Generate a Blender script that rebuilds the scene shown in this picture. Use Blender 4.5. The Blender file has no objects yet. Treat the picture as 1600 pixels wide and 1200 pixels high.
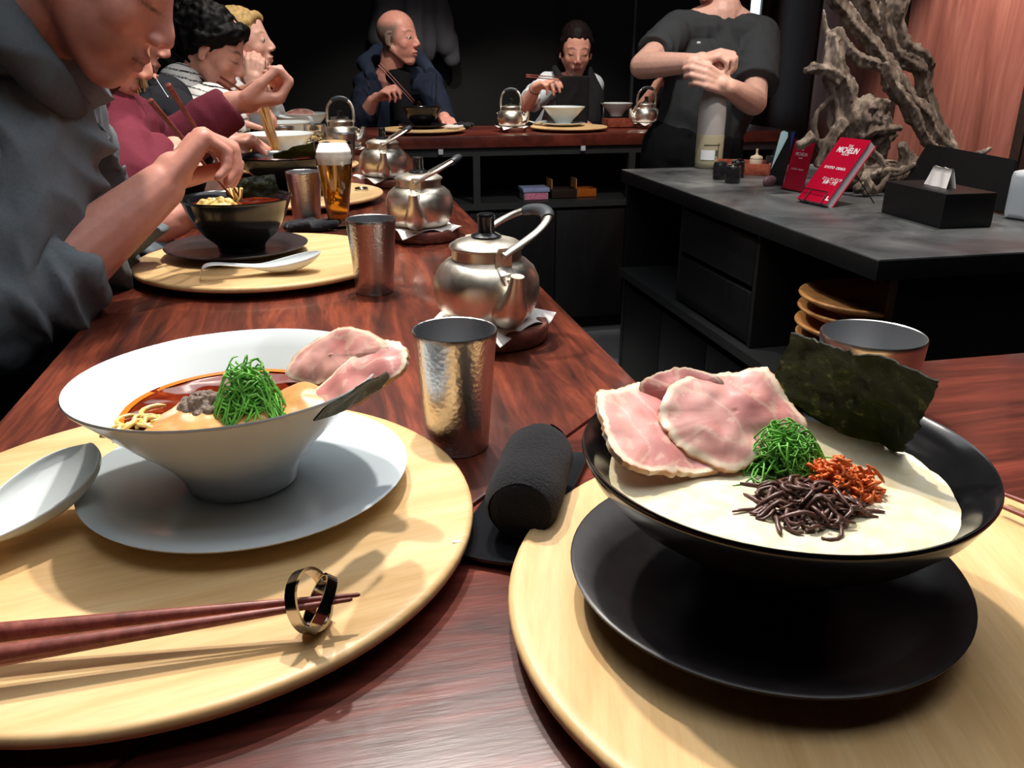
import bpy, bmesh, math, random
import numpy as np
from mathutils import Vector, Matrix, noise
R = math.radians
col = bpy.context.scene.collection
sc = bpy.context.scene
T = 0.95            # height of the counter top above the kitchen floor

# ---------------------------------------------------------------- camera, world, lights, exposure
cam = bpy.data.cameras.new('camera'); cam.lens = 29.25; cam.sensor_width = 36; cam.clip_start = .02
co = bpy.data.objects.new('camera', cam); col.objects.link(co); sc.camera = co
co.location = (0, 0, T + .31); co.rotation_euler = (R(90 - 21.2), 0, R(-12.5))
sc.view_settings.view_transform = 'Standard'; sc.view_settings.look = 'None'
sc.view_settings.exposure = 0.0; sc.view_settings.gamma = 1.0; sc.view_settings.use_curve_mapping = False
w = bpy.data.worlds.new('world'); sc.world = w; w.use_nodes = True
w.node_tree.nodes['Background'].inputs[0].default_value = (.9, .95, 1, 1)
w.node_tree.nodes['Background'].inputs[1].default_value = 0.03

def spot(name, loc, target, energy, size=60, blend=.5, r=.03, color=(1, .93, .84)):
    l = bpy.data.lights.new(name, 'SPOT'); l.energy = energy; l.spot_size = R(size); l.spot_blend = blend
    l.shadow_soft_size = r; l.color = color
    o = bpy.data.objects.new(name, l); col.objects.link(o); o.location = loc
    o.rotation_euler = (Vector(target) - Vector(loc)).to_track_quat('-Z', 'Y').to_euler()
    return o
SPOTS = [
 ((-.10, 1.50, 2.45), (-.09, .55, .95), 100, 44), ((.20, 1.25, 2.45), (.25, .40, .95), 96, 44),
 ((.10, 1.45, 2.45), (-.24, 1.36, 1.05), 95, 50), ((.12, 2.25, 2.45), (-.20, 2.10, 1.0), 62, 70),
 ((.12, 3.1, 2.45), (-.22, 2.95, 1.0), 70, 75), ((.50, 3.70, 2.45), (.50, 4.45, 1.1), 75, 60),
 ((1.15, 3.70, 2.45), (1.22, 4.45, 1.1), 75, 60), ((1.05, 2.25, 2.45), (1.2, 2.95, 1.1), 62, 62),
 ((1.6, 1.7, 2.45), (1.45, 2.05, 1.0), 85, 60), ((1.65, 2.5, 2.45), (2.45, 2.7, 1.0), 210, 60),
 ((.9, 1.0, 2.45), (.75, .66, .95), 36, 38), ((.55, 2.1, 2.6), (.62, 1.5, 0), 60, 40), ((-.15, 1.75, 2.45), (1.06, 1.52, .8), 70, 26),  # last two are fill spots added to brighten the aisle floor and stacked trays
]
for i, (a, b, e, s) in enumerate(SPOTS): spot('ceiling_and_fill_spot', a, b, e, s)
# soft area light added as ambient fill, not a fixture of the room
al = bpy.data.lights.new('ambient_fill', 'AREA'); al.shape = 'RECTANGLE'; al.size = 1.6; al.size_y = 2.6; al.energy = 30; al.color = (.93, .96, 1)
ao = bpy.data.objects.new('ambient_fill', al); col.objects.link(ao); ao.location = (.3, 1.2, 2.5)

# ---------------------------------------------------------------- mesh helpers
def V(*a): return np.array(a, float)
def nrm(v): v = np.array(v, float); return v / (np.linalg.norm(v) + 1e-12)
def box(c, s, rz=0.0):
    x, y, z = s[0] / 2, s[1] / 2, s[2] / 2
    v = np.array([(-x, -y, -z), (x, -y, -z), (x, y, -z), (-x, y, -z), (-x, -y, z), (x, -y, z), (x, y, z), (-x, y, z)])
    if rz: v = v @ np.array([[math.cos(rz), math.sin(rz), 0], [-math.sin(rz), math.cos(rz), 0], [0, 0, 1]])
    return v + np.array(c), [(0, 3, 2, 1), (4, 5, 6, 7), (0, 1, 5, 4), (1, 2, 6, 5), (2, 3, 7, 6), (3, 0, 4, 7)]
def bb(x0, x1, y0, y1, z0, z1): return box(((x0 + x1) / 2, (y0 + y1) / 2, (z0 + z1) / 2), (x1 - x0, y1 - y0, z1 - z0))
def prism(poly, z0, z1):
    n = len(poly); v = [(p[0], p[1], z0) for p in poly] + [(p[0], p[1], z1) for p in poly]
    return np.array(v, float), [tuple(range(n - 1, -1, -1)), tuple(range(n, 2 * n))] + [(i, (i + 1) % n, n + (i + 1) % n, n + i) for i in range(n)]
def lathe(prof, n=48, c=(0, 0, 0), mod=None):
    v = []; f = []; rows = []
    for r, z in prof:
        if r < 1e-6: rows.append([len(v)]); v.append((0, 0, z))
        else:
            rows.append(list(range(len(v), len(v) + n)))
            for k in range(n):
                a = 2 * math.pi * k / n; rr = r if mod is None else r * mod(a, z)
                v.append((rr * math.cos(a), rr * math.sin(a), z))
    for a, b in zip(rows, rows[1:]):
        for k in range(n):
            k2 = (k + 1) % n
            if len(a) == 1 and len(b) == 1: continue
            if len(a) == 1: f.append((a[0], b[k2], b[k]))
            elif len(b) == 1: f.append((a[k], a[k2], b[0]))
            else: f.append((a[k], a[k2], b[k2], b[k]))
    return np.array(v, float) + np.array(c), f
def tube(pts, rad, n=12, caps=True, flat=1.0, up=None, mod=None):
    P = [np.array(p, float) for p in pts]; m = len(P)
    if not hasattr(rad, '__len__'): rad = [rad] * m
    v = []; f = []; U = None
    for i in range(m):
        t = nrm(P[min(i + 1, m - 1)] - P[max(i - 1, 0)])
        if U is None:
            ref = np.array(up if up is not None else ((0, 0, 1) if abs(t[2]) < .9 else (1, 0, 0)), float)
            U = nrm(ref - t * (ref @ t))
        else: U = nrm(U - t * (U @ t))
        W = np.cross(t, U)
        for k in range(n):
            a = 2 * math.pi * k / n; rr = rad[i] * (1 if mod is None else mod(a, i))
            v.append(P[i] + rr * (U * math.cos(a) * flat + W * math.sin(a)))
    for i in range(m - 1):
        for k in range(n):
            k2 = (k + 1) % n; f.append((i * n + k, i * n + k2, (i + 1) * n + k2, (i + 1) * n + k))
    if caps:
        f.append(tuple(range(n - 1, -1, -1))); f.append(tuple((m - 1) * n + k for k in range(n)))
    return np.array(v), f
def ell(c, r, X=None, Y=None, nu=16, nv=10):
    if not hasattr(r, '__len__'): r = (r, r, r)
    prof = [(math.sin(math.pi * j / nv), -math.cos(math.pi * j / nv)) for j in range(nv + 1)]
    prof[0] = (0, -1); prof[-1] = (0, 1)
    v, f = lathe(prof, nu)
    v = v * np.array(r)
    if X is not None:
        X = nrm(X); Y = np.array(Y if Y is not None else (0, 0, 1), float); Z = nrm(np.cross(X, Y)); Y = np.cross(Z, X)
        v = v @ np.array([X, Y, Z])
    return v + np.array(c), f
def cap(a, b, ra, rb, n=14):     # tapered capsule
    a = np.array(a, float); b = np.array(b, float); t = b - a; L = np.linalg.norm(t) + 1e-9; t /= L
    pts = []; rr = []
    for k in range(4): q = (k + .35) / 4 * math.pi / 2; pts.append(a - t * ra * math.cos(q)); rr.append(ra * math.sin(q))
    pts.append(a); rr.append(ra); pts.append(b); rr.append(rb)
    for k in range(3, -1, -1): q = (k + .35) / 4 * math.pi / 2; pts.append(b + t * rb * math.cos(q)); rr.append(rb * math.sin(q))
    return tube(pts, rr, n, up=((0, 0, 1) if abs(t[2]) < .9 else (1, 0, 0)))
def chain(pts, rad): return [cap(pts[i], pts[i + 1], rad[i], rad[i + 1]) for i in range(len(pts) - 1)]
def cat(gs):
    vs = []; fs = []; o = 0
    for v, f in gs:
        vs.append(np.asarray(v, float)); fs += [tuple(i + o for i in q) for q in f]; o += len(v)
    return np.concatenate(vs), fs
def rot(g, rz=0, rx=0, ry=0, t=(0, 0, 0)):
    M = np.array((Matrix.Rotation(rz, 3, 'Z') @ Matrix.Rotation(ry, 3, 'Y') @ Matrix.Rotation(rx, 3, 'X')))
    return g[0] @ M.T + np.array(t), g[1]
def wloc(o):
    p = Vector((0, 0, 0))
    while o is not None: p += o.location; o = o.parent
    return np.array(p)
def mesh(name, g):
    me = bpy.data.meshes.new(name); me.from_pydata([tuple(p) for p in g[0]], [], g[1]); me.update(); return me
def finish(name, me, mat, parent, origin, smooth=True, ang=40):
    n = len(me.vertices); c = np.empty(n * 3, 'f'); me.vertices.foreach_get('co', c); c = c.reshape(-1, 3)
    if parent is not None: o0 = wloc(parent); loc = (0, 0, 0)
    else:
        o0 = np.array([(c[:, 0].min() + c[:, 0].max()) / 2, (c[:, 1].min() + c[:, 1].max()) / 2, c[:, 2].min()]) if origin is None else np.array(origin)
        loc = tuple(float(t) for t in o0)
    c = (c - o0).astype('f'); me.vertices.foreach_set('co', c.ravel())
    me.polygons.foreach_set('use_smooth', [smooth] * len(me.polygons))
    if smooth and ang < 180: me.set_sharp_from_angle(angle=R(ang))
    me.update()
    if mat is not None: me.materials.append(mat)
    o = bpy.data.objects.new(name, me); col.objects.link(o); o.location = loc
    if parent is not None: o.parent = parent
    return o
def obj(name, gs, mat, parent=None, origin=None, smooth=True, ang=40, bevel=0, fixn=False):
    g = cat(gs) if isinstance(gs, list) else gs
    me = mesh(name, g)
    if bevel or fixn:
        bm = bmesh.new(); bm.from_mesh(me)
        if fixn: bmesh.ops.recalc_face_normals(bm, faces=bm.faces)
        if bevel:
            es = [e for e in bm.edges if len(e.link_faces) == 2 and e.calc_face_angle(0) > R(35)]
            bmesh.ops.bevel(bm, geom=es, offset=bevel, segments=2, affect='EDGES', profile=.6)
        bm.to_mesh(me); bm.free()
    return finish(name, me, mat, parent, origin, smooth, ang)
def tag(o, label, cat_=None, group=None, kind=None):
    if label: o['label'] = label
    if cat_: o['category'] = cat_
    if group: o['group'] = group
    if kind: o['kind'] = kind
    return o
LATER = []          # things whose parts are modelled around their own origin and which are set down at the end
def thing(name, loc, label, cat_, group=None, local=False):
    o = bpy.data.objects.new(name, None); col.objects.link(o); o.empty_display_size = .05
    if local: LATER.append((o, tuple(float(t) for t in loc)))
    else: o.location = tuple(float(t) for t in loc)
    return tag(o, label, cat_, group)
def copy_tree(o, parent=None):
    c = o.copy(); col.objects.link(c); c.parent = parent
    for ch in o.children: copy_tree(ch, c)
    return c
def ontop(p, dz=0.0): return (p[0], p[1], T + dz)
def remesh(name, gs, voxel, mat, parent=None, it=4, disp=None, colf=None, origin=None):
    g = cat(gs); me = mesh('tmp', g); o = bpy.data.objects.new('tmp', me); col.objects.link(o)
    m = o.modifiers.new('r', 'REMESH'); m.mode = 'VOXEL'; m.voxel_size = voxel
    if it: s = o.modifiers.new('s', 'SMOOTH'); s.factor = .5; s.iterations = it
    dg = bpy.context.evaluated_depsgraph_get(); me2 = bpy.data.meshes.new_from_object(o.evaluated_get(dg)); me2.name = name
    bpy.data.objects.remove(o); bpy.data.meshes.remove(me)
    n = len(me2.vertices); c = np.empty(n * 3, 'f'); me2.vertices.foreach_get('co', c); c = c.reshape(-1, 3).astype(float)
    if disp is not None:
        nn = np.empty(n * 3, 'f'); me2.vertex_normals.foreach_get('vector', nn); nn = nn.reshape(-1, 3)
        c2 = c + nn * disp(c)[:, None]; me2.vertices.foreach_set('co', c2.astype('f').ravel())
    if colf is not None: setcol(me2, colf(c))
    return finish(name, me2, mat, parent, origin, True, 180)
def setcol(me, rgb):
    a = me.color_attributes.new('Col', 'FLOAT_COLOR', 'POINT')
    q = np.ones((len(rgb), 4), 'f'); q[:, :3] = rgb; a.data.foreach_set('color', q.ravel())
def nz(P, s, seed=0.0, asp=(1, 1, 1)):
    return np.array([noise.noise(Vector((p[0] * asp[0] * s + seed, p[1] * asp[1] * s, p[2] * asp[2] * s))) for p in P])
def srgb(r, g, b):
    f = lambda c: (c / 255 / 12.92) if c / 255 <= .04045 else ((c / 255 + .055) / 1.055) ** 2.4
    return (f(r), f(g), f(b))

# ---------------------------------------------------------------- materials
def mat(name, base=(.5, .5, .5), rough=.5, metal=0, spec=.5, trans=0, ior=1.45, coat=0, sheen=0, sss=0, alpha=1, emit=None, es=0):
    m = bpy.data.materials.new(name); m.use_nodes = True; b = m.node_tree.nodes['Principled BSDF']; i = b.inputs
    i['Base Color'].default_value = (*base, 1); i['Roughness'].default_value = rough; i['Metallic'].default_value = metal
    i['Specular IOR Level'].default_value = spec; i['Transmission Weight'].default_value = trans; i['IOR'].default_value = ior
    i['Coat Weight'].default_value = coat; i['Coat Roughness'].default_value = .08; i['Sheen Weight'].default_value = sheen
    i['Subsurface Weight'].default_value = sss; i['Subsurface Radius'].default_value = (.01, .004, .002); i['Alpha'].default_value = alpha
    if emit: i['Emission Color'].default_value = (*emit, 1); i['Emission Strength'].default_value = es
    return m
def nodes(m): nt = m.node_tree; return nt, nt.nodes, nt.links, nt.nodes['Principled BSDF']
def texc(m, kind='NOISE', scale=5, sc3=(1, 1, 1), detail=6, dist=0, rough=.6, rotz=0, coord='Object'):
    nt, N, L, b = nodes(m)
    tc = N.new('ShaderNodeTexCoord'); mp = N.new('ShaderNodeMapping'); mp.inputs['Scale'].default_value = sc3; mp.inputs['Rotation'].default_value = (0, 0, rotz)
    L.new(tc.outputs[coord], mp.inputs[0])
    if kind == 'NOISE':
        t = N.new('ShaderNodeTexNoise'); t.inputs['Scale'].default_value = scale; t.inputs['Detail'].default_value = detail
        t.inputs['Distortion'].default_value = dist; t.inputs['Roughness'].default_value = rough; o = t.outputs[0]
    elif kind == 'VORONOI':
        t = N.new('ShaderNodeTexVoronoi'); t.inputs['Scale'].default_value = scale; o = t.outputs[0]
    else:
        t = N.new('ShaderNodeTexWave'); t.inputs['Scale'].default_value = scale; t.inputs['Distortion'].default_value = dist; t.inputs['Detail'].default_value = detail; t.bands_direction = 'X'; o = t.outputs[1]
    L.new(mp.outputs[0], t.inputs['Vector']); return o
def ramp(m, src, stops, to='Base Color'):
    nt, N, L, b = nodes(m); r = N.new('ShaderNodeValToRGB'); L.new(src, r.inputs[0]); e = r.color_ramp.elements
    while len(e) < len(stops): e.new(.5)
    for k, (p, c) in enumerate(stops): e[k].position = p; e[k].color = (*c, 1) if hasattr(c, '__len__') else (c, c, c, 1)
    if to: L.new(r.outputs[0], b.inputs[to])
    return r.outputs[0]
def bump(m, src, strength=.3, dist=.002):
    nt, N, L, b = nodes(m); u = N.new('ShaderNodeBump'); u.inputs['Strength'].default_value = strength; u.inputs['Distance'].default_value = dist
    L.new(src, u.inputs['Height'])
    if b.inputs['Normal'].is_linked: L.new(b.inputs['Normal'].links[0].from_socket, u.inputs['Normal'])
    L.new(u.outputs[0], b.inputs['Normal'])
def mix(m, a, b_, fac, mode='MIX', to='Base Color'):
    nt, N, L, b = nodes(m); x = N.new('ShaderNodeMix'); x.data_type = 'RGBA'; x.blend_type = mode
    for s, v in ((0, fac), (6, a), (7, b_)):
        if hasattr(v, 'links') or hasattr(v, 'is_linked'): L.new(v, x.inputs[s])
        else: x.inputs[s].default_value = v if s == 0 else (*v, 1)
    if to: L.new(x.outputs[2], b.inputs[to])
    return x.outputs[2]
def simple(name, rgb, rough=.5, var=.15, scale=20, bs=0, bd=.001, **k):
    c = srgb(*rgb); m = mat(name, c, rough, **k)
    o = texc(m, scale=scale)
    ramp(m, o, [(.3, tuple(x * (1 - var) for x in c)), (.7, tuple(min(1, x * (1 + var)) for x in c))])
    if bs: bump(m, o, bs, bd)
    return m
def wood(name, dark, mid, light, sc3, scale=3, rough=.35, coat=0, bs=.15, dist=1.5, g0=.62):
    m = mat(name, mid, rough, coat=coat)
    a = texc(m, scale=scale, sc3=sc3, detail=8, dist=dist, rough=.65)
    c = ramp(m, a, [(.3, srgb(*dark)), (.5, srgb(*mid)), (.68, srgb(*light))], to=None)
    f = texc(m, scale=scale * 9, sc3=(sc3[0], sc3[1], sc3[2]), detail=3)
    g = ramp(m, f, [(.3, g0), (.7, 1.0)], to=None)
    mix(m, c, g, .8, 'MULTIPLY'); bump(m, f, bs, .001); return m
M = {}
M['counter_y'] = wood('dark red counter wood along', (44, 22, 16), (98, 44, 30), (146, 70, 46), (7.5, .9, 1), 3.2, .32, coat=.25, dist=1.2)
M['counter_x'] = wood('dark red counter wood across', (46, 22, 18), (100, 44, 34), (142, 66, 52), (.9, 7.5, 1), 3.2, .32, coat=.25, dist=1.2)
M['maple'] = wood('maple tray', (212, 168, 110), (230, 190, 134), (240, 206, 154), (.6, 6, 1), 6, .42, bs=.03, dist=.2, g0=.86)
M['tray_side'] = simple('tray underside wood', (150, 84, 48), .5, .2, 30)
M['porcelain'] = mat('white porcelain', srgb(214, 221, 221), .12, spec=.55, coat=.3)
M['saucer_grey'] = mat('pale blue grey porcelain', srgb(205, 216, 222), .12, spec=.55, coat=.3)
M['black_glaze'] = simple('black ceramic glaze', (22, 22, 24), .16, .3, 30, spec=.5)
M['black_matte'] = simple('dark satin ceramic', (40, 36, 38), .35, .3, 60, bs=.1)
M['steel'] = mat('brushed steel', (.62, .60, .58), .3, 1)
v_ = texc(M['steel'], 'VORONOI', 210, (1, 1, 1)); M['steel_ham'] = M['steel'].copy(); M['steel_ham'].name = 'hammered steel'
nt_ = M['steel_ham']; v_ = texc(nt_, 'VORONOI', 260); bump(nt_, v_, .28, .0009)
M['steel_in'] = mat('matte steel inside', (.42, .43, .45), .42, .85)
M['alu'] = mat('tarnished aluminium', (.68, .62, .52), .24, 1)
a_ = texc(M['alu'], scale=16, detail=5); ramp(M['alu'], a_, [(.34, (.56, .49, .40)), (.5, (.78, .72, .62)), (.66, (.90, .86, .78))])
b_ = texc(M['alu'], scale=28, detail=4); ramp(M['alu'], b_, [(.3, .26), (.7, .46)], 'Roughness'); bump(M['alu'], a_, .12, .004)
M['chrome'] = mat('bright metal', (.75, .74, .72), .12, 1)
M['gun'] = mat('dark polished metal ring', (.42, .39, .36), .12, 1)
M['black_plastic'] = mat('black plastic', (.012, .012, .013), .2, spec=.6)
M['grey_rubber'] = mat('dark grey handle grip', srgb(58, 62, 66), .4)
M['paper'] = simple('white paper napkin', (238, 232, 226), .8, .05, 40, bs=.1)
M['towel'] = simple('black towelling', (14, 14, 22), .95, .45, 500, bs=1.0, bd=.003, sheen=.05)
M['cloth_black'] = simple('black cotton cloth', (18, 18, 26), .9, .4, 200, bs=.5, sheen=.2)
M['black_lacquer'] = mat('black lacquer', (.01, .011, .013), .15, spec=.6)
M['chop'] = wood('reddish chopstick wood', (96, 44, 38), (140, 72, 62), (160, 92, 80), (1, 1, 1), 30, .4, bs=.05)
M['cab'] = wood('black cabinet laminate', (11, 11, 11), (17, 17, 18), (23, 23, 24), (9, 9, .6), 5, .45, bs=.1)
M['cab_dark'] = mat('black niche', (.004, .004, .004), .6)
M['frame_metal'] = simple('dark grey steel frame', (48, 50, 50), .45, .1, 10)
M['stone'] = mat('dark slate worktop', srgb(52, 54, 55), .3, spec=.5)
s_ = texc(M['stone'], scale=5, detail=8, dist=.5); ramp(M['stone'], s_, [(.35, srgb(58, 59, 60)), (.55, srgb(90, 91, 91)), (.7, srgb(120, 120, 117))]); ramp(M['stone'], s_, [(.3, .24), (.7, .42)], 'Roughness')
M['stone_edge'] = simple('dark slate edge', (30, 31, 32), .5, .2, 12)
M['floor'] = simple('grey kitchen floor', (128, 130, 132), .6, .15, 8)
M['floor_dark'] = simple('dark dining floor', (20, 18, 17), .6, .2, 8)
M['wall_black'] = simple('black wall', (9, 9, 9), .8, .2, 3)
M['ceiling'] = simple('black ceiling', (8, 8, 8), .9, .2, 3)
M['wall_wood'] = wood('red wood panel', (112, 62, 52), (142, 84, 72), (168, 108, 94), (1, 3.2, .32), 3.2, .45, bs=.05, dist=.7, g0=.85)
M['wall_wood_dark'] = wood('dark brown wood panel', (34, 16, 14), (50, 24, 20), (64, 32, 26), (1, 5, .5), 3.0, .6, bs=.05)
M['frame_dark'] = simple('dark bronze frame', (44, 32, 28), .4, .2, 20)
M['drift'] = wood('weathered driftwood', (54, 44, 38), (122, 104, 90), (184, 164, 146), (1, 1, .45), 14, .8, bs=.7, dist=1.2)
def attr_mat(name, rough, sss=0, spec=.5, bs=0, scale=60, coat=0, mot=.12, bd=.001):
    m = mat(name, (1, 1, 1), rough, spec=spec, sss=sss, coat=coat); nt, N, L, b = nodes(m)
    a = N.new('ShaderNodeAttribute'); a.attribute_name = 'Col'; t = texc(m, scale=scale, detail=4)
    g = ramp(m, t, [(.3, 1 - mot), (.7, 1.0)], to=None); mix(m, a.outputs[0], g, 1.0, 'MULTIPLY')
    if bs: bump(m, t, bs, bd)
    return m
M['skin'] = attr_mat('skin', .45, .06, .4, .12, 70, mot=.14)
M['meat'] = attr_mat('roast pork', .38, .12, .5, .3, 55, coat=.12, mot=.10)
M['hair_mat'] = attr_mat('hair', .6, 0, .12, .6, 130, mot=.4)
M['fabric'] = attr_mat('fabric', .9, 0, .2, .35, 240, mot=.15)
M['nori'] = mat('roasted nori sheet', srgb(24, 34, 22), .5, spec=.35)
n_ = texc(M['nori'], scale=110, detail=5, rough=.7); n2_ = texc(M['nori'], scale=22, detail=2)
c1_ = ramp(M['nori'], n_, [(.40, srgb(9, 17, 9)), (.56, srgb(32, 48, 24)), (.70, srgb(134, 146, 92))], to=None)
c2_ = ramp(M['nori'], n2_, [(.46, .45), (.68, 1.0)], to=None)
mix(M['nori'], c1_, c2_, .75, 'MULTIPLY'); bump(M['nori'], n_, .9, .003)
_nt, _N, _L, _b = nodes(M['nori']); _t = _N.new('ShaderNodeBsdfTranslucent'); _t.inputs[0].default_value = (.16, .17, .03, 1); _m = _N.new('ShaderNodeMixShader'); _m.inputs[0].default_value = .3
_L.new(_b.outputs[0], _m.inputs[1]); _L.new(_t.outputs[0], _m.inputs[2]); _L.new(_m.outputs[0], _N['Material Output'].inputs[0])
M['cream'] = mat('creamy pork broth', srgb(240, 226, 190), .25, sss=.1, spec=.5)
q_ = texc(M['cream'], scale=60, detail=5, dist=.3); ramp(M['cream'], q_, [(.3, srgb(232, 212, 166)), (.5, srgb(241, 228, 192)), (.7, srgb(247, 238, 214))]); bump(M['cream'], q_, .12, .002)
M['shoyu'] = mat('clear brown broth', srgb(120, 40, 12), .05, spec=.6)
q_ = texc(M['shoyu'], scale=45, detail=3, dist=.6); ramp(M['shoyu'], q_, [(.3, srgb(84, 22, 10)), (.6, srgb(112, 36, 14)), (.8, srgb(160, 72, 22))])
M['noodle'] = simple('wheat noodle', (226, 190, 110), .3, .15, 40, coat=.3)
M['menma'] = simple('braised bamboo shoot', (206, 148, 88), .3, .2, 60, bs=.3, coat=.3)
M['mince'] = simple('grey brown minced mushroom', (118, 98, 84), .35, .4, 260, bs=.8, bd=.003)
M['green'] = simple('green scallion', (92, 160, 56), .4, .7, 90, spec=.4)
M['woodear'] = simple('dark wood ear strips', (88, 58, 50), .35, .5, 200)
M['crisp'] = simple('orange fried shreds', (206, 100, 40), .4, .4, 200)
M['glass'] = mat('clear glass', (1, 1, 1), .0, trans=1, ior=1.45)
M['beer'] = mat('golden beer', srgb(232, 160, 40), .0, trans=.85, ior=1.33)
M['foam'] = simple('white beer foam', (240, 234, 222), .9, .08, 100, bs=.3)
M['water'] = mat('pale drink', srgb(250, 240, 200), .0, trans=1, ior=1.33)
M['frost'] = mat('frosted bottle glass', srgb(186, 180, 176), .45, spec=.4, trans=.35)
M['frost_liq'] = mat('bottle glass with pale liquid', srgb(176, 168, 140), .35, spec=.4, trans=.3)
M['red_cover'] = simple('glossy red book cover', (186, 14, 48), .25, .12, 6, coat=.3)
M['white_ink'] = mat('white lettering', (.85, .85, .85), .5)
M['dark_ink'] = mat('dark lettering', (.06, .06, .05), .5)
M['faint_ink'] = mat('faint lighter red print', srgb(206, 60, 84), .4)
M['pages'] = simple('book pages', (214, 208, 214), .8, .08, 90)
M['wire'] = mat('black wire', (.02, .02, .02), .3, .5)
M['black_box'] = simple('black leatherette', (13, 13, 14), .42, .3, 90, bs=.2)
M['white_plastic'] = mat('white plastic', srgb(212, 216, 218), .35)
M['cream_ceramic'] = mat('cream ceramic jar', srgb(214, 196, 170), .4)
M['tray_red'] = wood('reddish wooden box', (110, 50, 34), (146, 70, 50), (168, 88, 64), (1, 1, 1), 20, .4)
M['plate_wood'] = wood('honey coloured wooden tray', (170, 112, 60), (198, 140, 82), (218, 164, 104), (1, 4, 1), 6, .5)
M['coaster'] = wood('dark pink wood coaster', (84, 44, 36), (120, 66, 54), (180, 116, 92), (1, 1, 4), 10, .5)
M['strip'] = mat('cool white light strip', (.8, .9, 1), .5, emit=(.72, .88, 1), es=1.6)

# ---------------------------------------------------------------- the setting
def struct(name, gs, m, parent=None, **k):
    o = obj(name, gs, m, parent, smooth=False, **k)
    if parent is None: o['kind'] = 'structure'
    return o
struct('floor', [bb(-2.6, 2.5, -1.2, 5.35, -.05, 0)], M['floor'])
for nm, b in (('trim_1', (-2.6, -.36, -1.2, 5.35, 0, .2)), ('trim_2', (-.36, 2.5, 4.5, 5.35, 0, .2)), ('trim_3', (-.36, 2.5, -1.2, .06, 0, .2))):
    struct(nm, [bb(*b)], M['floor_dark'])
struct('wall_back', [bb(-2.6, 2.5, 5.35, 5.45, 0, 2.75)], M['wall_black'])
struct('wall_left', [bb(-2.7, -2.6, -1.2, 5.45, 0, 2.75)], M['wall_black'])
struct('wall_front', [bb(-2.7, 2.6, -1.3, -1.2, 0, 2.75)], M['wall_black'])
struct('ceiling', [bb(-2.7, 2.6, -1.3, 5.45, 2.75, 2.8)], M['ceiling'])
wr = struct('wall_right', [bb(2.5, 2.6, -1.2, 5.45, 0, 2.75)], M['wall_black'])
def panel(y0, y1, z0, z1, m): 
    o = obj('panel', [bb(2.455, 2.498, y0, y1, z0, z1)], m, wr, bevel=.003); return o
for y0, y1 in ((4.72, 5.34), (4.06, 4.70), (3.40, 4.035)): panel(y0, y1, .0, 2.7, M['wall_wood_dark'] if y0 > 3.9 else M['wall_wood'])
panel(2.665, 3.365, .0, 2.7, M['wall_wood'])
for y0, y1, z0, z1 in ((1.95, 2.56, .0, 1.02), (1.95, 2.56, 1.10, 2.7), (1.2, 1.92, 0, 2.7), (.4, 1.17, 0, 2.7)): panel(y0, y1, z0, z1, M['wall_wood'])
for y0, y1, z0, z1 in ((3.37, 3.395, 0, 2.7), (2.61, 2.655, 0, 2.7), (2.565, 2.60, 0, 2.7), (1.93, 2.565, 1.03, 1.09)):
    obj('frame', [bb(2.44, 2.498, y0, y1, z0, z1)], M['frame_dark'], wr, smooth=False)

# counters: three slabs joined in mitres, each on its own dark base
def counter(name, poly, m, label, base):
    c = thing(name, (np.mean([p[0] for p in poly]), np.mean([p[1] for p in poly]), 0), label, 'counter')
    obj('counter_top', [prism(poly, T - .05, T)], m, c, bevel=.003, ang=30)
    for b in base: obj('base', [bb(*b)], M['cab'], c, smooth=False)
    return c
E_ = .0015
counter('counter', [(-.31, .141 + E_ * 2), (.301, .752 + E_ * 2), (.301, 3.779), (-.31, 4.42)], M['counter_y'],
        'dark red-brown wooden counter running along the row of diners on the left', [(-.2, .28, .9, 3.80, 0, T - .05)])
counter('counter', [(-.31, .14), (2.2, .14), (2.2, .752), (.301, .752)], M['counter_x'],
        'dark red-brown wooden counter in the foreground under the two ramen trays', [(.30, 2.15, .2, .70, 0, T - .05)])
fc = counter('counter', [(.3015, 3.78), (2.22, 3.78), (2.22, 4.42), (-.3085, 4.42)], M['counter_x'],
        'dark red-brown wooden counter at the far end, with the bald man behind it', [])
obj('back_panel', [bb(-.1, 2.2, 4.3, 4.34, 0, T - .05)], M['cab_dark'], fc, smooth=False)
obj('apron', [bb(.25, 2.2, 3.80, 3.83, T - .088, T - .05)], M['frame_metal'], fc, smooth=False)
for x in (.679, 1.42, 2.16): obj('post', [bb(x - .016, x + .016, 3.80, 3.83, .65, T - .088)], M['frame_metal'], fc, smooth=False)
obj('shelf', [bb(.3, 2.2, 3.80, 4.3, .62, .65)], M['frame_metal'], fc, smooth=False)
obj('toe_kick', [bb(.3, 2.2, 3.88, 4.3, 0, .08)], M['cab_dark'], fc, smooth=False)
for x0, x1 in ((.30, .643), (.643, 1.056), (1.056, 1.40), (1.40, 1.80), (1.80, 2.18)):
    obj('door', [bb(x0, x1 - .004, 3.80, 3.82, .08, .605)], M['cab'], fc, bevel=.002)
for p in ((0.5158,3.7980,0.8856), (1.1738,3.7980,0.8887)):
    o = obj('wall_sensor', [bb(p[0] - .011, p[0] + .011, 3.782, 3.80, p[2] - .012, p[2] + .012)], M['white_plastic'], bevel=.003)
    tag(o, 'small white square fitting under the far counter, ' + ('near the pair of kettles on the left' if p[0] < 1 else 'below the woman in the apron'), 'fitting')

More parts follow.
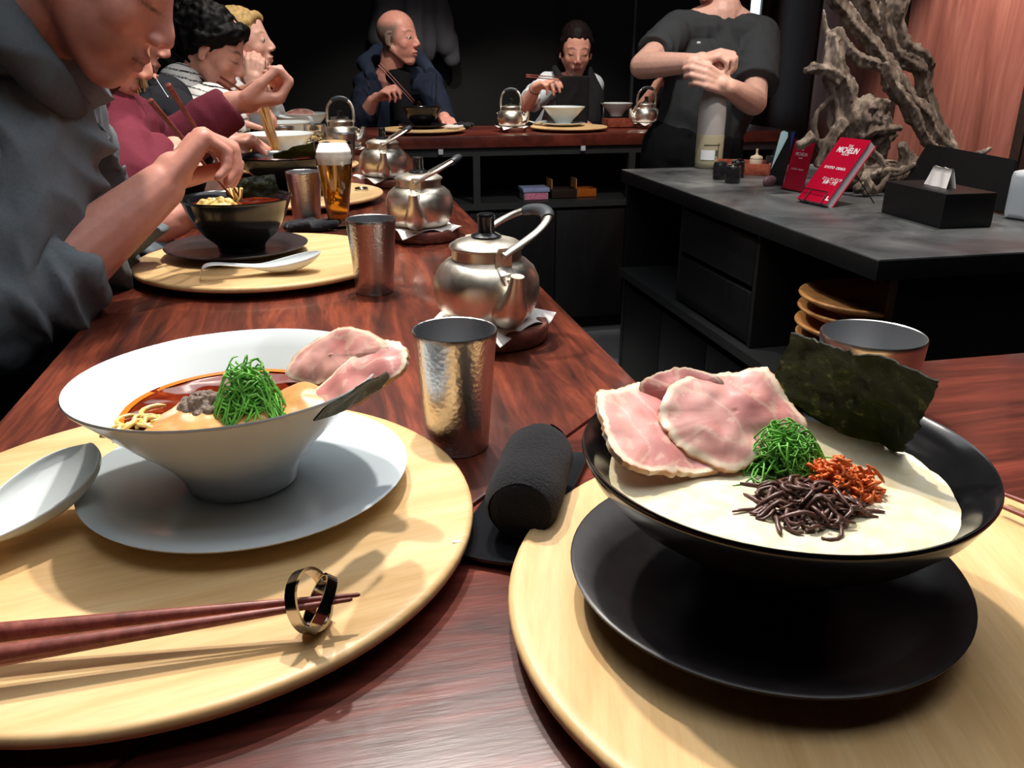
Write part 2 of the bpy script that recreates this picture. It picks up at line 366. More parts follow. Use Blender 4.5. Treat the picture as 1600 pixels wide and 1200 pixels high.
# the kitchen island
SX0, SX1, SY0, SY1, SZ = .985, 2.1, 1.326, 2.735, T - .03
isl = thing('kitchen_island', (1.5, 2.0, 0), 'black kitchen island with slate-grey worktop, drawers and open bays', 'island')
obj('worktop', [bb(SX0, SX1, SY0, SY1, SZ - .004, SZ)], M['stone'], isl, bevel=.001, ang=30)
obj('worktop_edge', [bb(SX0, SX1, SY0, SY1, SZ - .0405, SZ - .0042)], M['cab'], isl, bevel=.001, ang=30)
BX = SX0 + .02
obj('side_panel', [bb(BX, SX1 - .02, SY1 - .035, SY1 - .01, 0, SZ - .041)], M['cab'], isl, smooth=False)
obj('front_panel', [bb(BX + .06, SX1 - .02, SY0 + .04, SY0 + .065, 0, SZ - .041)], M['cab'], isl, smooth=False)
obj('back_panel', [bb(BX + .5, BX + .52, SY0 + .065, SY1 - .035, .1, SZ - .041)], M['cab_dark'], isl, smooth=False)
obj('ledge', [bb(SX0 - .005, BX + .5, SY0 + .07, SY1 - .036, .565, .59)], M['stone_edge'], isl, smooth=False)
obj('divider', [bb(BX, BX + .5, 2.245, 2.262, .591, SZ - .041)], M['cab_dark'], isl, smooth=False)
obj('divider', [bb(BX, BX + .5, 1.795, 1.812, .591, SZ - .041)], M['cab_dark'], isl, smooth=False)
obj('drawer', [bb(BX - .001, BX + .02, 1.814, 2.243, .745, .862)], M['cab'], isl, bevel=.002)
obj('drawer', [bb(BX - .001, BX + .02, 1.814, 2.243, .60, .728)], M['cab'], isl, bevel=.002)
for y0, y1 in ((1.40, 1.71), (1.715, 2.03), (2.035, 2.36), (2.365, 2.695)):
    obj('door', [bb(BX, BX + .02, y0, y1, .02, .53)], M['cab'], isl, bevel=.002)

# ---------------------------------------------------------------- tableware builders
rnd = random.Random(7)
def tray(p, r, label, ang=0):
    t = thing('serving_tray', ontop(p), label, 'tray', 'round wooden serving trays on the counters', True)
    g = obj('tray_top', [lathe([(0, .012), (r - .004, .012), (r - .0005, .0135), (r, .0165), (r - .001, .0195), (r - .004, .0205), (r - .010, .0195), (0, .0190)], 96)], M['maple'], t, ang=60)
    obj('tray_foot', [lathe([(0, 0), (r - .040, 0), (r - .034, .002), (r - .012, .012), (0, .012)], 64)], M['tray_side'], t, ang=60)
    t.rotation_euler = (0, 0, ang); return t
def bowl_prof(pr, th):            # outer profile, then back down inside
    ins = [(max(r - th, 0), z) for i, (r, z) in enumerate(pr)]
    return pr, ins
def make_bowl(kind, mat_, scale=1.0):
    if kind == 'flared':
        out = [(0, .002), (.034, .002), (.035, 0), (.0375, 0), (.0385, .003), (.0415, .012), (.049, .0225), (.059, .0335), (.070, .0440), (.081, .0555), (.0925, .0680), (.1035, .0792)]
        rim = [(.1042, .0806), (.1035, .0818), (.1020, .0812)]
        ins = [(.0905, .0700), (.0785, .0575), (.067, .0460), (.055, .035), (.044, .024), (.03, .014), (0, .012)]
    elif kind == 'wide':
        out = [(0, .002), (.032, .002), (.033, 0), (.037, 0), (.038, .004), (.041, .012), (.054, .024), (.074, .038), (.092, .052), (.105, .067), (.1098, .0765)]
        rim = [(.1110, .0790), (.1102, .0806), (.1085, .0800)]
        ins = [(.103, .070), (.090, .055), (.072, .041), (.052, .028), (.03, .014), (0, .012)]
    else:                         # deep
        out = [(0, .002), (.030, .002), (.031, 0), (.035, 0), (.036, .008), (.041, .014), (.055, .026), (.067, .044), (.075, .062), (.081, .078)]
        rim = [(.084, .0805), (.0835, .0825), (.0815, .082)]
        ins = [(.078, .076), (.072, .062), (.064, .045), (.05, .028), (.03, .016), (0, .012)]
    return lathe([(r * scale, z * scale) for r, z in out + rim + ins], 96)
def bowl(kind, p, z, m, label, scale=1.0, tilt=None):
    o = obj('ramen_bowl', [make_bowl(kind, m, scale)], m, ang=70, origin=(0, 0, 0)); o.location = ontop(p, z)
    if tilt: o.rotation_euler = tilt
    return tag(o, label, 'bowl')
def saucer(p, m, label, r=.112, z=.0205, hk=1.0):
    k = r / .112
    o = obj('saucer', [lathe([(0, .001), (.045 * k, .001), (.046 * k, 0), (.050 * k, 0), (.052 * k, .002), (.09 * k, .006 * hk), (.111 * k, .013 * hk), (.112 * k, .0145 * hk), (.110 * k, .0145 * hk + .001), (.088 * k, .006 * hk + .003), (.052 * k, .0045), (0, .0035)], 80)], m, ang=70, origin=(0, 0, 0))
    o.location = ontop(p, z); return tag(o, label, 'saucer')
def liquid(name, p, z, r, m, label, amp=.0006):
    v = [(0, 0, 0)]; f = []; n = 72; rr = [.15, .3, .45, .6, .75, .88, .95, 1]
    for q in rr:
        for k in range(n):
            a = 2 * math.pi * k / n; x, y = r * q * math.cos(a), r * q * math.sin(a)
            v.append((x, y, amp * 2 * noise.noise(Vector((x * 60, y * 60, z))) + (.0008 if q == 1 else 0)))
    for k in range(n): f.append((0, 1 + k, 1 + (k + 1) % n))
    for i in range(len(rr) - 1):
        for k in range(n): a = 1 + i * n; f.append((a + k, a + n + k, a + n + (k + 1) % n, a + (k + 1) % n))
    b = len(v)
    for k in range(n): a = 2 * math.pi * k / n; v.append((r * .93 * math.cos(a), r * .93 * math.sin(a), -.006))
    for k in range(n): a = 1 + (len(rr) - 1) * n; f.append((a + k, b + k, b + (k + 1) % n, a + (k + 1) % n))
    f.append(tuple(b + k for k in range(n - 1, -1, -1)))
    o = obj(name, [(np.array(v), f)], m, origin=(0, 0, 0), ang=80); o.location = ontop(p, z); return tag(o, label, 'broth')
def make_tumbler():
    t = thing('steel_tumbler', (0, 0, 0), 'x', 'tumbler', 'steel tumblers on the counters')
    obj('cup_body', [lathe([(0, .001), (.024, .001), (.0255, 0), (.0268, .002), (.0288, .03), (.0322, .075), (.0346, .101), (.0351, .1045), (.0345, .1056), (.0336, .105)], 80)], M['steel_ham'], t, ang=70)
    obj('cup_inside', [lathe([(.0336, .105), (.0318, .09), (.0285, .05), (.0255, .008), (0, .007)], 64)], M['steel_in'], t, ang=70)
    return t
tumbler0 = make_tumbler(); used = set()
def place(proto, p, dz, rz, label, group=None):
    t = proto
    if proto.name in used: t = copy_tree(proto)
    used.add(proto.name)
    t.location = ontop(p, dz); t.rotation_euler = (0, 0, rz); t['label'] = label
    if group: t['group'] = group
    return t
def make_kettle(grip_tilt, nm='tea_kettle'):
    t = thing(nm, (0, 0, 0), 'x', 'kettle', 'dented aluminium tea kettles')
    def dent(a, z): return 1 + .012 * noise.noise(Vector((math.cos(a) * 2, math.sin(a) * 2, z * 40))) - .02 * math.exp(-((a - 4.1) ** 2) / .03 - ((z - .035) / .014) ** 2)
    obj('kettle_body', [lathe([(0, 0), (.045, 0), (.053, .005), (.0595, .018), (.0625, .034), (.0615, .048), (.056, .060), (.047, .068), (.0405, .071), (.0390, .073), (.0390, .080), (.0400, .081)], 72, mod=dent)], M['alu'], t, ang=70)
    obj('collar', [lathe([(.0385, .0715), (.0405, .0715), (.0405, .083), (.0385, .083)], 48)], M['alu'], t)
    ld = obj('lid', [lathe([(.0385, .083), (.043, .083), (.0438, .0845), (.043, .0862), (.036, .0905), (.022, .0945), (0, .096)], 64)], M['alu'], t, ang=70)
    obj('lid_knob', [lathe([(0, .0945), (.0175, .0945), (.0178, .097), (.015, .0985), (.0100, .1005), (.0092, .105), (.0098, .118), (.0102, .1205), (.009, .122), (0, .122)], 40)], M['black_plastic'], ld, ang=50)
    # spout: wide at the base, narrow mouth, hollow
    sp = [(0, -.048, .020), (0, -.060, .021), (0, -.071, .030), (0, -.077, .048), (0, -.080, .066)]
    obj('spout', [tube(sp, [.021, .0205, .0165, .0105, .0075], 24, up=(1, 0, 0)), tube(sp[::-1][:3], [.0066, .009, .014], 24, caps=False, up=(1, 0, 0))], M['alu'], t, ang=70)
    for s in (-1, 1):
        er = obj('handle_ear', [prism([(-.010, .048), (.010, .048), (.010, .082), (.006, .090), (-.006, .090), (-.010, .082)], 0, .002)], M['alu'], None, origin=(0, 0, 0), ang=30)
        # stand the plate up against the collar
        er.parent = t; er.rotation_euler = (R(90), 0, 0 if s < 0 else R(180)); er.location = (0, s * .0445, 0)
        for zz, yy in ((.082, .0475), (.056, .0625)):
            rv = obj('rivet', [ell((0, s * yy, zz), (.0042, .003, .0042), nu=12, nv=8)], M['alu'], None, origin=(0, 0, 0)); rv.parent = t
        obj('ear_foot', [tube([(0, s * .046, .068), (0, s * .058, .062), (0, s * .063, .052)], [.009, .0095, .006], 10, flat=.25, up=(0, s, .5))], M['alu'], t)
    # bail handle swung over by grip_tilt
    bail = []; n = 26
    for k in range(n + 1):
        q = k / n; a = math.pi * q
        y = -.047 * math.cos(a) * (1.0 + .10 * math.sin(a)); h = .082 * (math.sin(a) ** .62)
        bail.append((y, h))
    ct, st = math.cos(grip_tilt), math.sin(grip_tilt)
    pts = [(h * st, y, .082 + h * ct) for y, h in bail]
    obj('handle_bar', [tube(pts, .0058, 12, flat=.62, up=(ct, 0, -st))], M['alu'], t)
    obj('handle_grip', [tube(pts[8:19], [.0072] + [.0082] * 9 + [.0072], 14, flat=.75, up=(ct, 0, -st))], M['grey_rubber'], t, ang=50)
    return t
ketL = make_kettle(R(62)); ketU = make_kettle(R(8))
def make_coaster():
    t = thing('wooden_coaster', (0, 0, 0), 'x', 'coaster', 'round wooden coasters under the kettles')
    obj('coaster_block', [lathe([(0, 0), (.058, 0), (.062, .004), (.063, .018), (.061, .0215), (.052, .022), (0, .0205)], 56)], M['coaster'], t, ang=50)
    return t
coaster0 = make_coaster()
def napkin(p, dz, seed, size, label, rz=0):
    n = 26; v = []; f = []
    for i in range(n + 1):
        for j in range(n + 1):
            x = (i / n - .5) * size; y = (j / n - .5) * size; r = math.hypot(x, y)
            wv = .0035 * max(0, (r - .045) / .02) * math.sin(6 * math.atan2(y, x) + seed + r * 60) if r > .045 else 0
            x2 = x * (1 + .05 * math.sin(y * 60 + seed)); v.append((x2, y * (1 + .04 * math.sin(x * 70)), .0012 + wv + (max(0, r - .055)) * -.12))
    for i in range(n):
        for j in range(n): a = i * (n + 1) + j; f.append((a, a + n + 1, a + n + 2, a + 1))
    g = (np.array(v), f); g2 = (g[0] - np.array([0, 0, .0008]), [q[::-1] for q in f])
    o = obj('paper_napkin', [g, g2], M['paper'], origin=(0, 0, 0), ang=180); o.location = ontop(p, dz + .001); o.rotation_euler = (0, 0, rz); return tag(o, label, 'napkin', 'paper napkins under the kettles')
def kettle_set(proto, p, rz, lk, lc, ln, s=1, dz=0):
    place(coaster0, (p[0] + .010, p[1] - .004), 0, s, lc); napkin(p, .0225, s, .122, ln, rz + .5)
    return place(proto, p, .0262, rz, lk)
def spoon(p, z, rz, label, s=1.0, rx=0):
    L = []                         # rows along the length: (x, half width, depth, z)
    rows = [(-.085, .0095, .0005, -.004), (-.083, .0100, .001, .009), (-.079, .0100, .0012, .014), (-.070, .0085, .0015, .0165), (-.05, .0075, .002, .0140), (-.028, .0085, .003, .0105), (-.012, .0120, .006, .0090), (0, .0165, .010, .0100), (.016, .0210, .0135, .0125), (.032, .0220, .0145, .0155), (.046, .0190, .012, .0185), (.056, .0120, .007, .0205), (.0615, .0015, .0005, .0215)]
    v = []; f = []; n = 14
    for (x, w_, d, z0) in rows:
        for k in range(n + 1): a = math.pi * k / n; v.append((x, -w_ * math.cos(a), z0 - d * math.sin(a) ** .9))
    m_ = len(rows)
    for (x, w_, d, z0) in rows:
        for k in range(n + 1): a = math.pi * k / n; v.append((x, -(w_ - .0016) * math.cos(a) if w_ > .002 else 0, z0 - max(d - .0022, -.002) * math.sin(a) ** .9 + .0004))
    o_ = m_ * (n + 1)
    for i in range(m_ - 1):
        for k in range(n):
            a = i * (n + 1) + k; f.append((a, a + 1, a + n + 2, a + n + 1)); f.append((o_ + a, o_ + a + n + 1, o_ + a + n + 2, o_ + a + 1))
        for k in (0, n):
            a = i * (n + 1) + k; q = (a, a + n + 1, o_ + a + n + 1, o_ + a); f.append(q if k == 0 else q[::-1])
    for i in (0, m_ - 1):
        for k in range(n): a = i * (n + 1) + k; f.append((a, o_ + a, o_ + a + 1, a + 1) if i == 0 else (a, a + 1, o_ + a + 1, o_ + a))
    g = (np.array(v) * s, f)
    o = obj('soup_spoon', [g], M['porcelain'], origin=(0, 0, 0), ang=60, fixn=True)
    md = o.modifiers.new('s', 'SUBSURF'); md.levels = 1; md.render_levels = 2
    o.location = ontop(p, z); o.rotation_euler = (rx, 0, rz); return tag(o, label, 'spoon')
def chopstick(a, b, label, ra=.0036, rb=.0014, name='chopstick'):
    pts = [np.array(a) + (np.array(b) - np.array(a)) * t for t in (0, .003, .25, .5, .75, .995, 1)]
    rr = [ra * .6] + [ra + (rb - ra) * t for t in (0, .25, .5, .75, 1)] + [rb * .5]
    o = obj(name, [tube(pts, rr, 10)], M['chop'], ang=50); return tag(o, label, 'chopstick', 'reddish wooden chopsticks')
# flat piece of food or sheet from an outline, with bulge, rings of colour from edge to middle
def sheet(name, out, th, m, colf=None, bulge=0, wob=0, seed=0, rings=tuple(np.linspace(0, 1, 26)), sub=10, jag=0, parent=None):
    P = [np.array(p, float) for p in out]; Q = []
    for i in range(len(P)):
        for k in range(sub): 
            t = k / sub; a, b, c, d = P[i - 1], P[i], P[(i + 1) % len(P)], P[(i + 2) % len(P)]
            Q.append(.5 * ((2 * b) + (-a + c) * t + (2 * a - 5 * b + 4 * c - d) * t * t + (-a + 3 * b - 3 * c + d) * t ** 3) if jag >= 0 else b + (c - b) * t)
    Q = np.array(Q); c = Q.mean(0); n = nrm(sum(np.cross(Q[i] - c, Q[(i + 1) % len(Q)] - c) for i in range(len(Q))))
    if n[2] < 0: n = -n
    j = abs(jag)
    if j: Q = np.array([q + nrm(q - c) * j * (noise.noise(Vector(q * 260 + seed)) + .6 * noise.noise(Vector(q * 600 + seed))) for q in Q])
    N_ = len(Q); v = [c + n * bulge]; ring = [0.0]
    for r in rings[1:]:
        for q in Q:
            p = c + (q - c) * r; v.append(p + n * (bulge * (1 - r ** 2) + wob * noise.noise(Vector(p * 38 + seed)) + wob * .5 * noise.noise(Vector(p * 90 + seed)))); ring.append(r)
    v = np.array(v); f = []; m_ = len(rings) - 1
    for k in range(N_): f.append((0, 1 + k, 1 + (k + 1) % N_))
    for i in range(m_ - 1):
        for k in range(N_): a = 1 + i * N_; k2 = (k + 1) % N_; f.append((a + k, a + N_ + k, a + N_ + k2, a + k2))
    nv = len(v); v2 = v - n * th; f2 = [tuple(nv + i for i in q[::-1]) for q in f]
    a = 1 + (m_ - 1) * N_; fs = [(a + k, nv + a + k, nv + a + (k + 1) % N_, a + (k + 1) % N_) for k in range(N_)]
    me = mesh(name, (np.concatenate([v, v2]), f + f2 + fs))
    if colf is not None: setcol(me, colf(np.concatenate([v, v2]), np.array(ring + ring)))
    bm = bmesh.new(); bm.from_mesh(me); bmesh.ops.recalc_face_normals(bm, faces=bm.faces); bm.to_mesh(me); bm.free()
    return finish(name, me, m, parent, None, True, 50)
def porkcol(P, r):
    a = nz(P, 45, 3); b = nz(P, 130, 9); c = nz(P, 42, 20, (1, 1, .6))
    pink = np.array(srgb(226, 168, 158)); deep = np.array(srgb(206, 134, 128)); fat = np.array(srgb(240, 218, 192)); roast = np.array(srgb(200, 134, 82))
    t = np.clip(.5 + a * 1.6, 0, 1)[:, None]; o = pink * t + deep * (1 - t)
    s = np.clip((np.abs(c) < .05).astype(float) + (b > .42), 0, 1)[:, None] * .32; o = o * (1 - s) + fat * s
    k = np.clip((r + .07 * a - .87) / .05, 0, 1)[:, None]; o = o * (1 - k) + fat * k
    k = np.clip((r + .05 * b - .985) / .015, 0, 1)[:, None] * .8; return o * (1 - k) + roast * k
def strands(name, c, R_, H_, n, rad, m, label, cat_, seg=(.02, .035), curl=.006, seed=1, flat=1, sd=6, spread=1):
    rr = random.Random(seed); gs = []
    for i in range(n):
        a = rr.uniform(0, 6.28); q = math.sqrt(rr.random()); x = q * R_ * math.cos(a); y = q * R_ * math.sin(a)
        hz = H_ * (1 - q * q) * rr.uniform(.15, 1.0); d = rr.uniform(0, 6.28); L = rr.uniform(*seg); el_ = rr.uniform(-.5, .7)
        pts = []; p = np.array([c[0] + x, c[1] + y, c[2] + hz]); ph = rr.uniform(0, 6.28); cu = rr.uniform(-1, 1) * curl * 1300
        k = 7
        for s_i in range(k):
            pts.append(p.copy()); dd = d + cu * (s_i / k); p = p + np.array([math.cos(dd) * math.cos(el_), math.sin(dd) * math.cos(el_), math.sin(el_ + .6 * math.sin(ph + s_i))]) * L / k
            q2 = math.hypot(p[0] - c[0], p[1] - c[1]); lim = c[2] + H_ * max(.08, 1.15 - (q2 / (R_ * 1.25)) ** 2)
            p[2] = min(max(p[2], c[2] + rad * .5), lim)
        gs.append(tube(pts, [rad * .7] + [rad * rr.uniform(.8, 1.2)] * (k - 2) + [rad * .5], sd, flat=flat))
    o = obj(name, gs, m, ang=180); return tag(o, label, cat_, kind='stuff')

# ---------------------------------------------------------------- foreground left set: white bowl of clear ramen
tray((-.1166, .538), .2035, 'round maple tray in the left foreground under the white ramen bowl', .2)
saucer((-.0695, .572), M['saucer_grey'], 'pale grey-blue saucer under the white ramen bowl in the left foreground', .1145)
bowl('flared', (-.0740, .574), .0245, M['porcelain'], 'white flared ramen bowl of clear brown broth in the left foreground', 1.02, (R(-1.5), R(-1.5), 0))
LB = V(-.0745, .5735)
liquid('soup', LB, .0815, .0755, M['shoyu'], 'clear reddish-brown broth in the white foreground bowl')
zb = T + .0810
o = bpy.data.objects['soup']; c_ = obj('oily_edge', [lathe([(.0715, .0006), (.0756, .0013), (.0759, .0009), (.0715, -.001)], 72)], simple('golden broth edge', (204, 112, 28), .15, .2, 60), None, origin=(0, 0, 0)); c_.parent = o; c_['label'] = 'golden orange edge of the broth'
PL = (LB[0], LB[1], zb)
o = sheet('bamboo_shoot', [(-0.1266,0.5322,1.0334),(-0.1275,0.5467,1.0335),(-0.1183,0.5715,1.0344),(-0.1041,0.5874,1.0355),(-0.0815,0.5583,1.0365),(-0.0729,0.5420,1.0369),(-0.0766,0.5287,1.0365),(-0.0841,0.5233,1.0359)], .003, M['menma'], bulge=.0035, wob=.002, seed=3); tag(o, 'large braised bamboo slice at the front left of the white bowl', 'bamboo shoot')
o = sheet('bamboo_shoot', [(-0.0713,0.5330,1.0368),(-0.0671,0.5421,1.0372),(-0.0539,0.5472,1.0381),(-0.0479,0.5439,1.0384),(-0.0483,0.5354,1.0383),(-0.0556,0.5316,1.0378),(-0.0652,0.5288,1.0372)], .005, M['menma'], bulge=.003, wob=.001, seed=5); tag(o, 'small narrow bamboo slice at the front middle of the white bowl', 'bamboo shoot')
o = sheet('bamboo_shoot', [(-0.0460,0.5532,1.0354),(-0.0430,0.5754,1.0398),(-0.0239,0.5783,1.0440),(-0.0089,0.5584,1.0435),(-0.0075,0.5443,1.0413),(-0.0181,0.5396,1.0385),(-0.0354,0.5383,1.0349),(-0.0449,0.5429,1.0339)], .004, M['menma'], bulge=.003, wob=.002, seed=8); tag(o, 'orange bamboo slice in front of the pork in the white bowl', 'bamboo shoot')
# minced mushroom ball
def lump(name, c, r, voxel, m, label, cat_, n=60, seed=3):
    rr = random.Random(seed); gs = [ell(c, (r[0] * .85, r[1] * .85, r[2] * .8))]
    for i in range(n):
        a = rr.uniform(0, 6.28); b = math.asin(rr.uniform(-.2, 1)); d = V(math.cos(a) * math.cos(b) * r[0], math.sin(a) * math.cos(b) * r[1], math.sin(b) * r[2])
        gs.append(ell(V(*c) + d * .88, rr.uniform(.12, .22) * r[0], nu=8, nv=6))
    return tag(remesh(name, gs, voxel, m, it=1), label, cat_)
lump('mushroom_paste', (-0.0929, 0.5624, zb + .004), (.0175, .0150, .0130), .0009, M['mince'], 'grey-brown ball of minced mushroom paste in the white bowl', 'garnish')
strands('scallion', (-0.0616, 0.5532, zb + .001), .0190, .041, 380, .00065, M['green'], 'tall tuft of curled green scallion in the white bowl', 'scallion', (.02, .04), .006, 4)
strands('noodle', (-0.1332, 0.5556, zb + .0005), .012, .004, 16, .0017, M['noodle'], 'yellow noodles at the left edge of the white bowl', 'noodles', (.02, .04), .004, 9, sd=8)
# two pork slices leaning on the rim, nori under them
o = sheet('pork_slice', [(-0.0395,0.6156,1.0380),(-0.0313,0.6225,1.0516),(-0.0158,0.6173,1.0649),(0.0026,0.6031,1.0756),(0.0187,0.5835,1.0800),(0.0316,0.5605,1.0787),(0.0315,0.5521,1.0730),(0.0139,0.5641,1.0617),(-0.0003,0.5679,1.0489),(-0.0142,0.5798,1.0416),(-0.0293,0.5987,1.0378)], .003, M['meat'], porkcol, .004, .003, 2, jag=.0012); tag(o, 'pink roast pork slice at the back of the white bowl', 'pork slice')
o = sheet('pork_slice', [(-0.0223,0.5598,1.0402),(-0.0138,0.5646,1.0474),(-0.0006,0.5685,1.0569),(0.0146,0.5710,1.0670),(0.0319,0.5673,1.0756),(0.0435,0.5548,1.0769),(0.0467,0.5401,1.0722),(0.0407,0.5312,1.0647),(0.0246,0.5307,1.0551),(0.0111,0.5283,1.0461),(-0.0019,0.5321,1.0401),(-0.0147,0.5446,1.0380)], .003, M['meat'], porkcol, .004, .003, 6, jag=.0012); tag(o, 'pink roast pork slice at the right rim of the white foreground bowl', 'pork slice')
o = sheet('nori_sheet', [(-0.0179,0.4542,1.0677),(-0.0093,0.4537,1.0756),(0.0091,0.4697,1.0797),(0.0282,0.4921,1.0799),(0.0314,0.5098,1.0697),(0.0255,0.5139,1.0614),(0.0115,0.5036,1.0569),(-0.0042,0.4829,1.0585)], .001, M['nori'], None, .001, .002, 6, jag=-.0012); tag(o, 'dark green nori strip tucked along the right rim of the white bowl', 'nori')
spoon((-0.2148,0.5139,0.9950), .030, R(60), 'large white soup spoon at the left edge of the foreground tray', 1.32)
# chopsticks in a ring rest
chopstick((-0.2788,0.4076,0.9840), (0.0018,0.3916,0.9880), 'upper of the two reddish chopsticks on the left foreground tray', .0078, .0012)
chopstick((-0.2652,0.3805,0.9840), (-0.0025,0.3898,0.9870), 'lower of the two reddish chopsticks on the left foreground tray', .0078, .0012)
def ring(c, r, n_, wd, th, twist, name, parent, m):
    X = nrm(np.cross(n_, (0, 0, 1))); Y = np.cross(n_, X); v = []; f = []; K = 64
    for k in range(K):
        a = 2 * math.pi * k / K; d = X * math.cos(a) + Y * math.sin(a); w_ = nrm(np.array(n_) + d * twist * math.cos(a + 1)); p = np.array(c) + d * r
        for s, t in ((-1, -1), (1, -1), (1, 1), (-1, 1)): v.append(p + w_ * s * wd + np.cross(w_, np.cross(X * -math.sin(a) + Y * math.cos(a), w_)) * 0 + d * t * th)
    for k in range(K):
        for j in range(4): f.append((k * 4 + j, k * 4 + (j + 1) % 4, ((k + 1) % K) * 4 + (j + 1) % 4, ((k + 1) % K) * 4 + j))
    return obj(name, [(np.array(v), f)], m, parent, ang=30, fixn=True)
q0 = V(*(-0.0243,0.3920,0.9860))
rs = thing('chopstick_rest', (q0[0], q0[1], T + .0205), 'dark polished metal ring holding the chopsticks on the left foreground tray', 'chopstick rest')
ring((q0[0] - .001, q0[1] + .001, T + .0375), .0165, nrm((.85, -.40, .36)), .0036, .0009, .1, 'ring_band', rs, M['gun'])
ring((q0[0] + .004, q0[1] - .002, T + .0365), .0155, nrm((.90, -.05, -.52)), .0030, .0009, -.1, 'ring_band', rs, M['gun'])
o = obj('sesame_fleck', [ell(ontop((0.0658,0.4616,0.9695), .0203), (.0032, .0018, .0008), nu=10, nv=6)], M['paper']); tag(o, 'tiny white fleck near the right edge of the left foreground tray', 'crumb')

# ---------------------------------------------------------------- foreground right set: black bowl of creamy ramen
tray((.2815, .357), .2, 'round maple tray in the right foreground under the black saucer', 1.3)
saucer((.2285, .3675), M['black_matte'], 'dark brown-black saucer under the black ramen bowl in the right foreground', .1098, .0205, 1.5)
RB = V(.2385, .3805)
bowl('wide', RB, .0272, M['black_glaze'], 'black ramen bowl of creamy white broth in the right foreground', 1.0)
liquid('soup', RB, .0870, .0950, M['cream'], 'creamy white broth in the black foreground bowl')
zr = T + .0870
o = sheet('pork_slice', [(0.1537,0.4508,1.0722),(0.1684,0.4560,1.0706),(0.1859,0.4632,1.0690),(0.2019,0.4590,1.0640),(0.2084,0.4323,1.0536),(0.2114,0.4008,1.0423),(0.2113,0.3932,1.0399),(0.1900,0.3888,1.0432),(0.1696,0.3864,1.0471),(0.1531,0.3884,1.0515),(0.1460,0.4010,1.0573),(0.1478,0.4245,1.0648)], .0035, M['meat'], porkcol, .004, .003, 11, jag=.0014); tag(o, 'leftmost pink roast pork slice in the black bowl, half under its neighbour', 'pork slice')
o = sheet('pork_slice', [(0.1827,0.4552,1.0723),(0.1945,0.4541,1.0794),(0.2080,0.4505,1.0830),(0.2235,0.4428,1.0803),(0.2299,0.4374,1.0751),(0.2173,0.4347,1.0603),(0.1951,0.4411,1.0554),(0.1843,0.4489,1.0617)], .0035, M['meat'], porkcol, .003, .003, 15, jag=.0014); tag(o, 'pale-edged roast pork slice behind the two others in the black bowl', 'pork slice')
o = sheet('pork_slice', [(0.1842,0.4262,1.0668),(0.1963,0.4393,1.0755),(0.2161,0.4451,1.0793),(0.2421,0.4455,1.0795),(0.2626,0.4473,1.0807),(0.2676,0.4329,1.0711),(0.2730,0.4188,1.0617),(0.2732,0.4091,1.0553),(0.2527,0.4014,1.0502),(0.2364,0.3948,1.0459),(0.2165,0.3881,1.0414),(0.2021,0.3944,1.0456),(0.1879,0.4036,1.0518),(0.1831,0.4142,1.0589)], .0035, M['meat'], porkcol, .005, .0035, 19, jag=.0014); tag(o, 'largest pink roast pork slice in the middle back of the black bowl', 'pork slice')
o = sheet('nori_sheet', [(0.2772,0.4449,1.1041),(0.2880,0.4184,1.1032),(0.3004,0.3869,1.1030),(0.3133,0.3564,1.1009),(0.3203,0.3693,1.0771),(0.3245,0.3756,1.0637),(0.3302,0.3929,1.0390),(0.3206,0.4241,1.0338),(0.3086,0.4565,1.0326),(0.2894,0.4764,1.0553)], .0012, M['nori'], None, .003, .008, 2, jag=-.0018); tag(o, 'large crinkled dark green nori sheet standing at the back of the black bowl', 'nori')
strands('scallion', (0.2513, 0.3960, zr), .020, .026, 380, .00055, M['green'], 'heap of curled green scallion in the black bowl', 'scallion', (.018, .034), .006, 14)
strands('wood_ear', (0.2399, 0.3489, zr), .0235, .012, 120, .0013, M['woodear'], 'dark brown wood ear strips in the black bowl', 'mushroom strips', (.018, .036), .004, 24, .8)
strands('chilli_shreds', (0.2678, 0.3625, zr), .0200, .019, 260, .0010, M['crisp'], 'orange fried shreds in the black bowl', 'garnish', (.006, .016), .006, 34)
chopstick((0.4499,0.4308,0.9760), (0.4902,0.3134,0.9800), 'back one of the chopsticks at the right edge of the photo', .0014, .004)
chopstick((0.4350,0.4174,0.9760), (0.4718,0.2983,0.9800), 'front one of the chopsticks at the right edge of the photo', .0014, .004)
# steel cup behind the nori
c_ = (0.4776,0.6338,1.0280)
t = thing('steel_cup', ontop(c_), 'wide stainless steel cup behind the nori of the black bowl', 'cup', None, True)
obj('cup_body', [lathe([(a * .89, b) for a, b in [(0, .001), (.026, .001), (.030, 0), (.036, .006), (.043, .025), (.0495, .05), (.0515, .074), (.0518, .078), (.0510, .0792), (.0500, .0785)]], 80)], M['steel'], t, ang=70)
obj('cup_inside', [lathe([(a * .89, b) for a, b in [(.0500, .0785), (.0495, .07), (.047, .045), (.035, .012), (0, .009)]], 64)], M['steel_in'], t, ang=70)

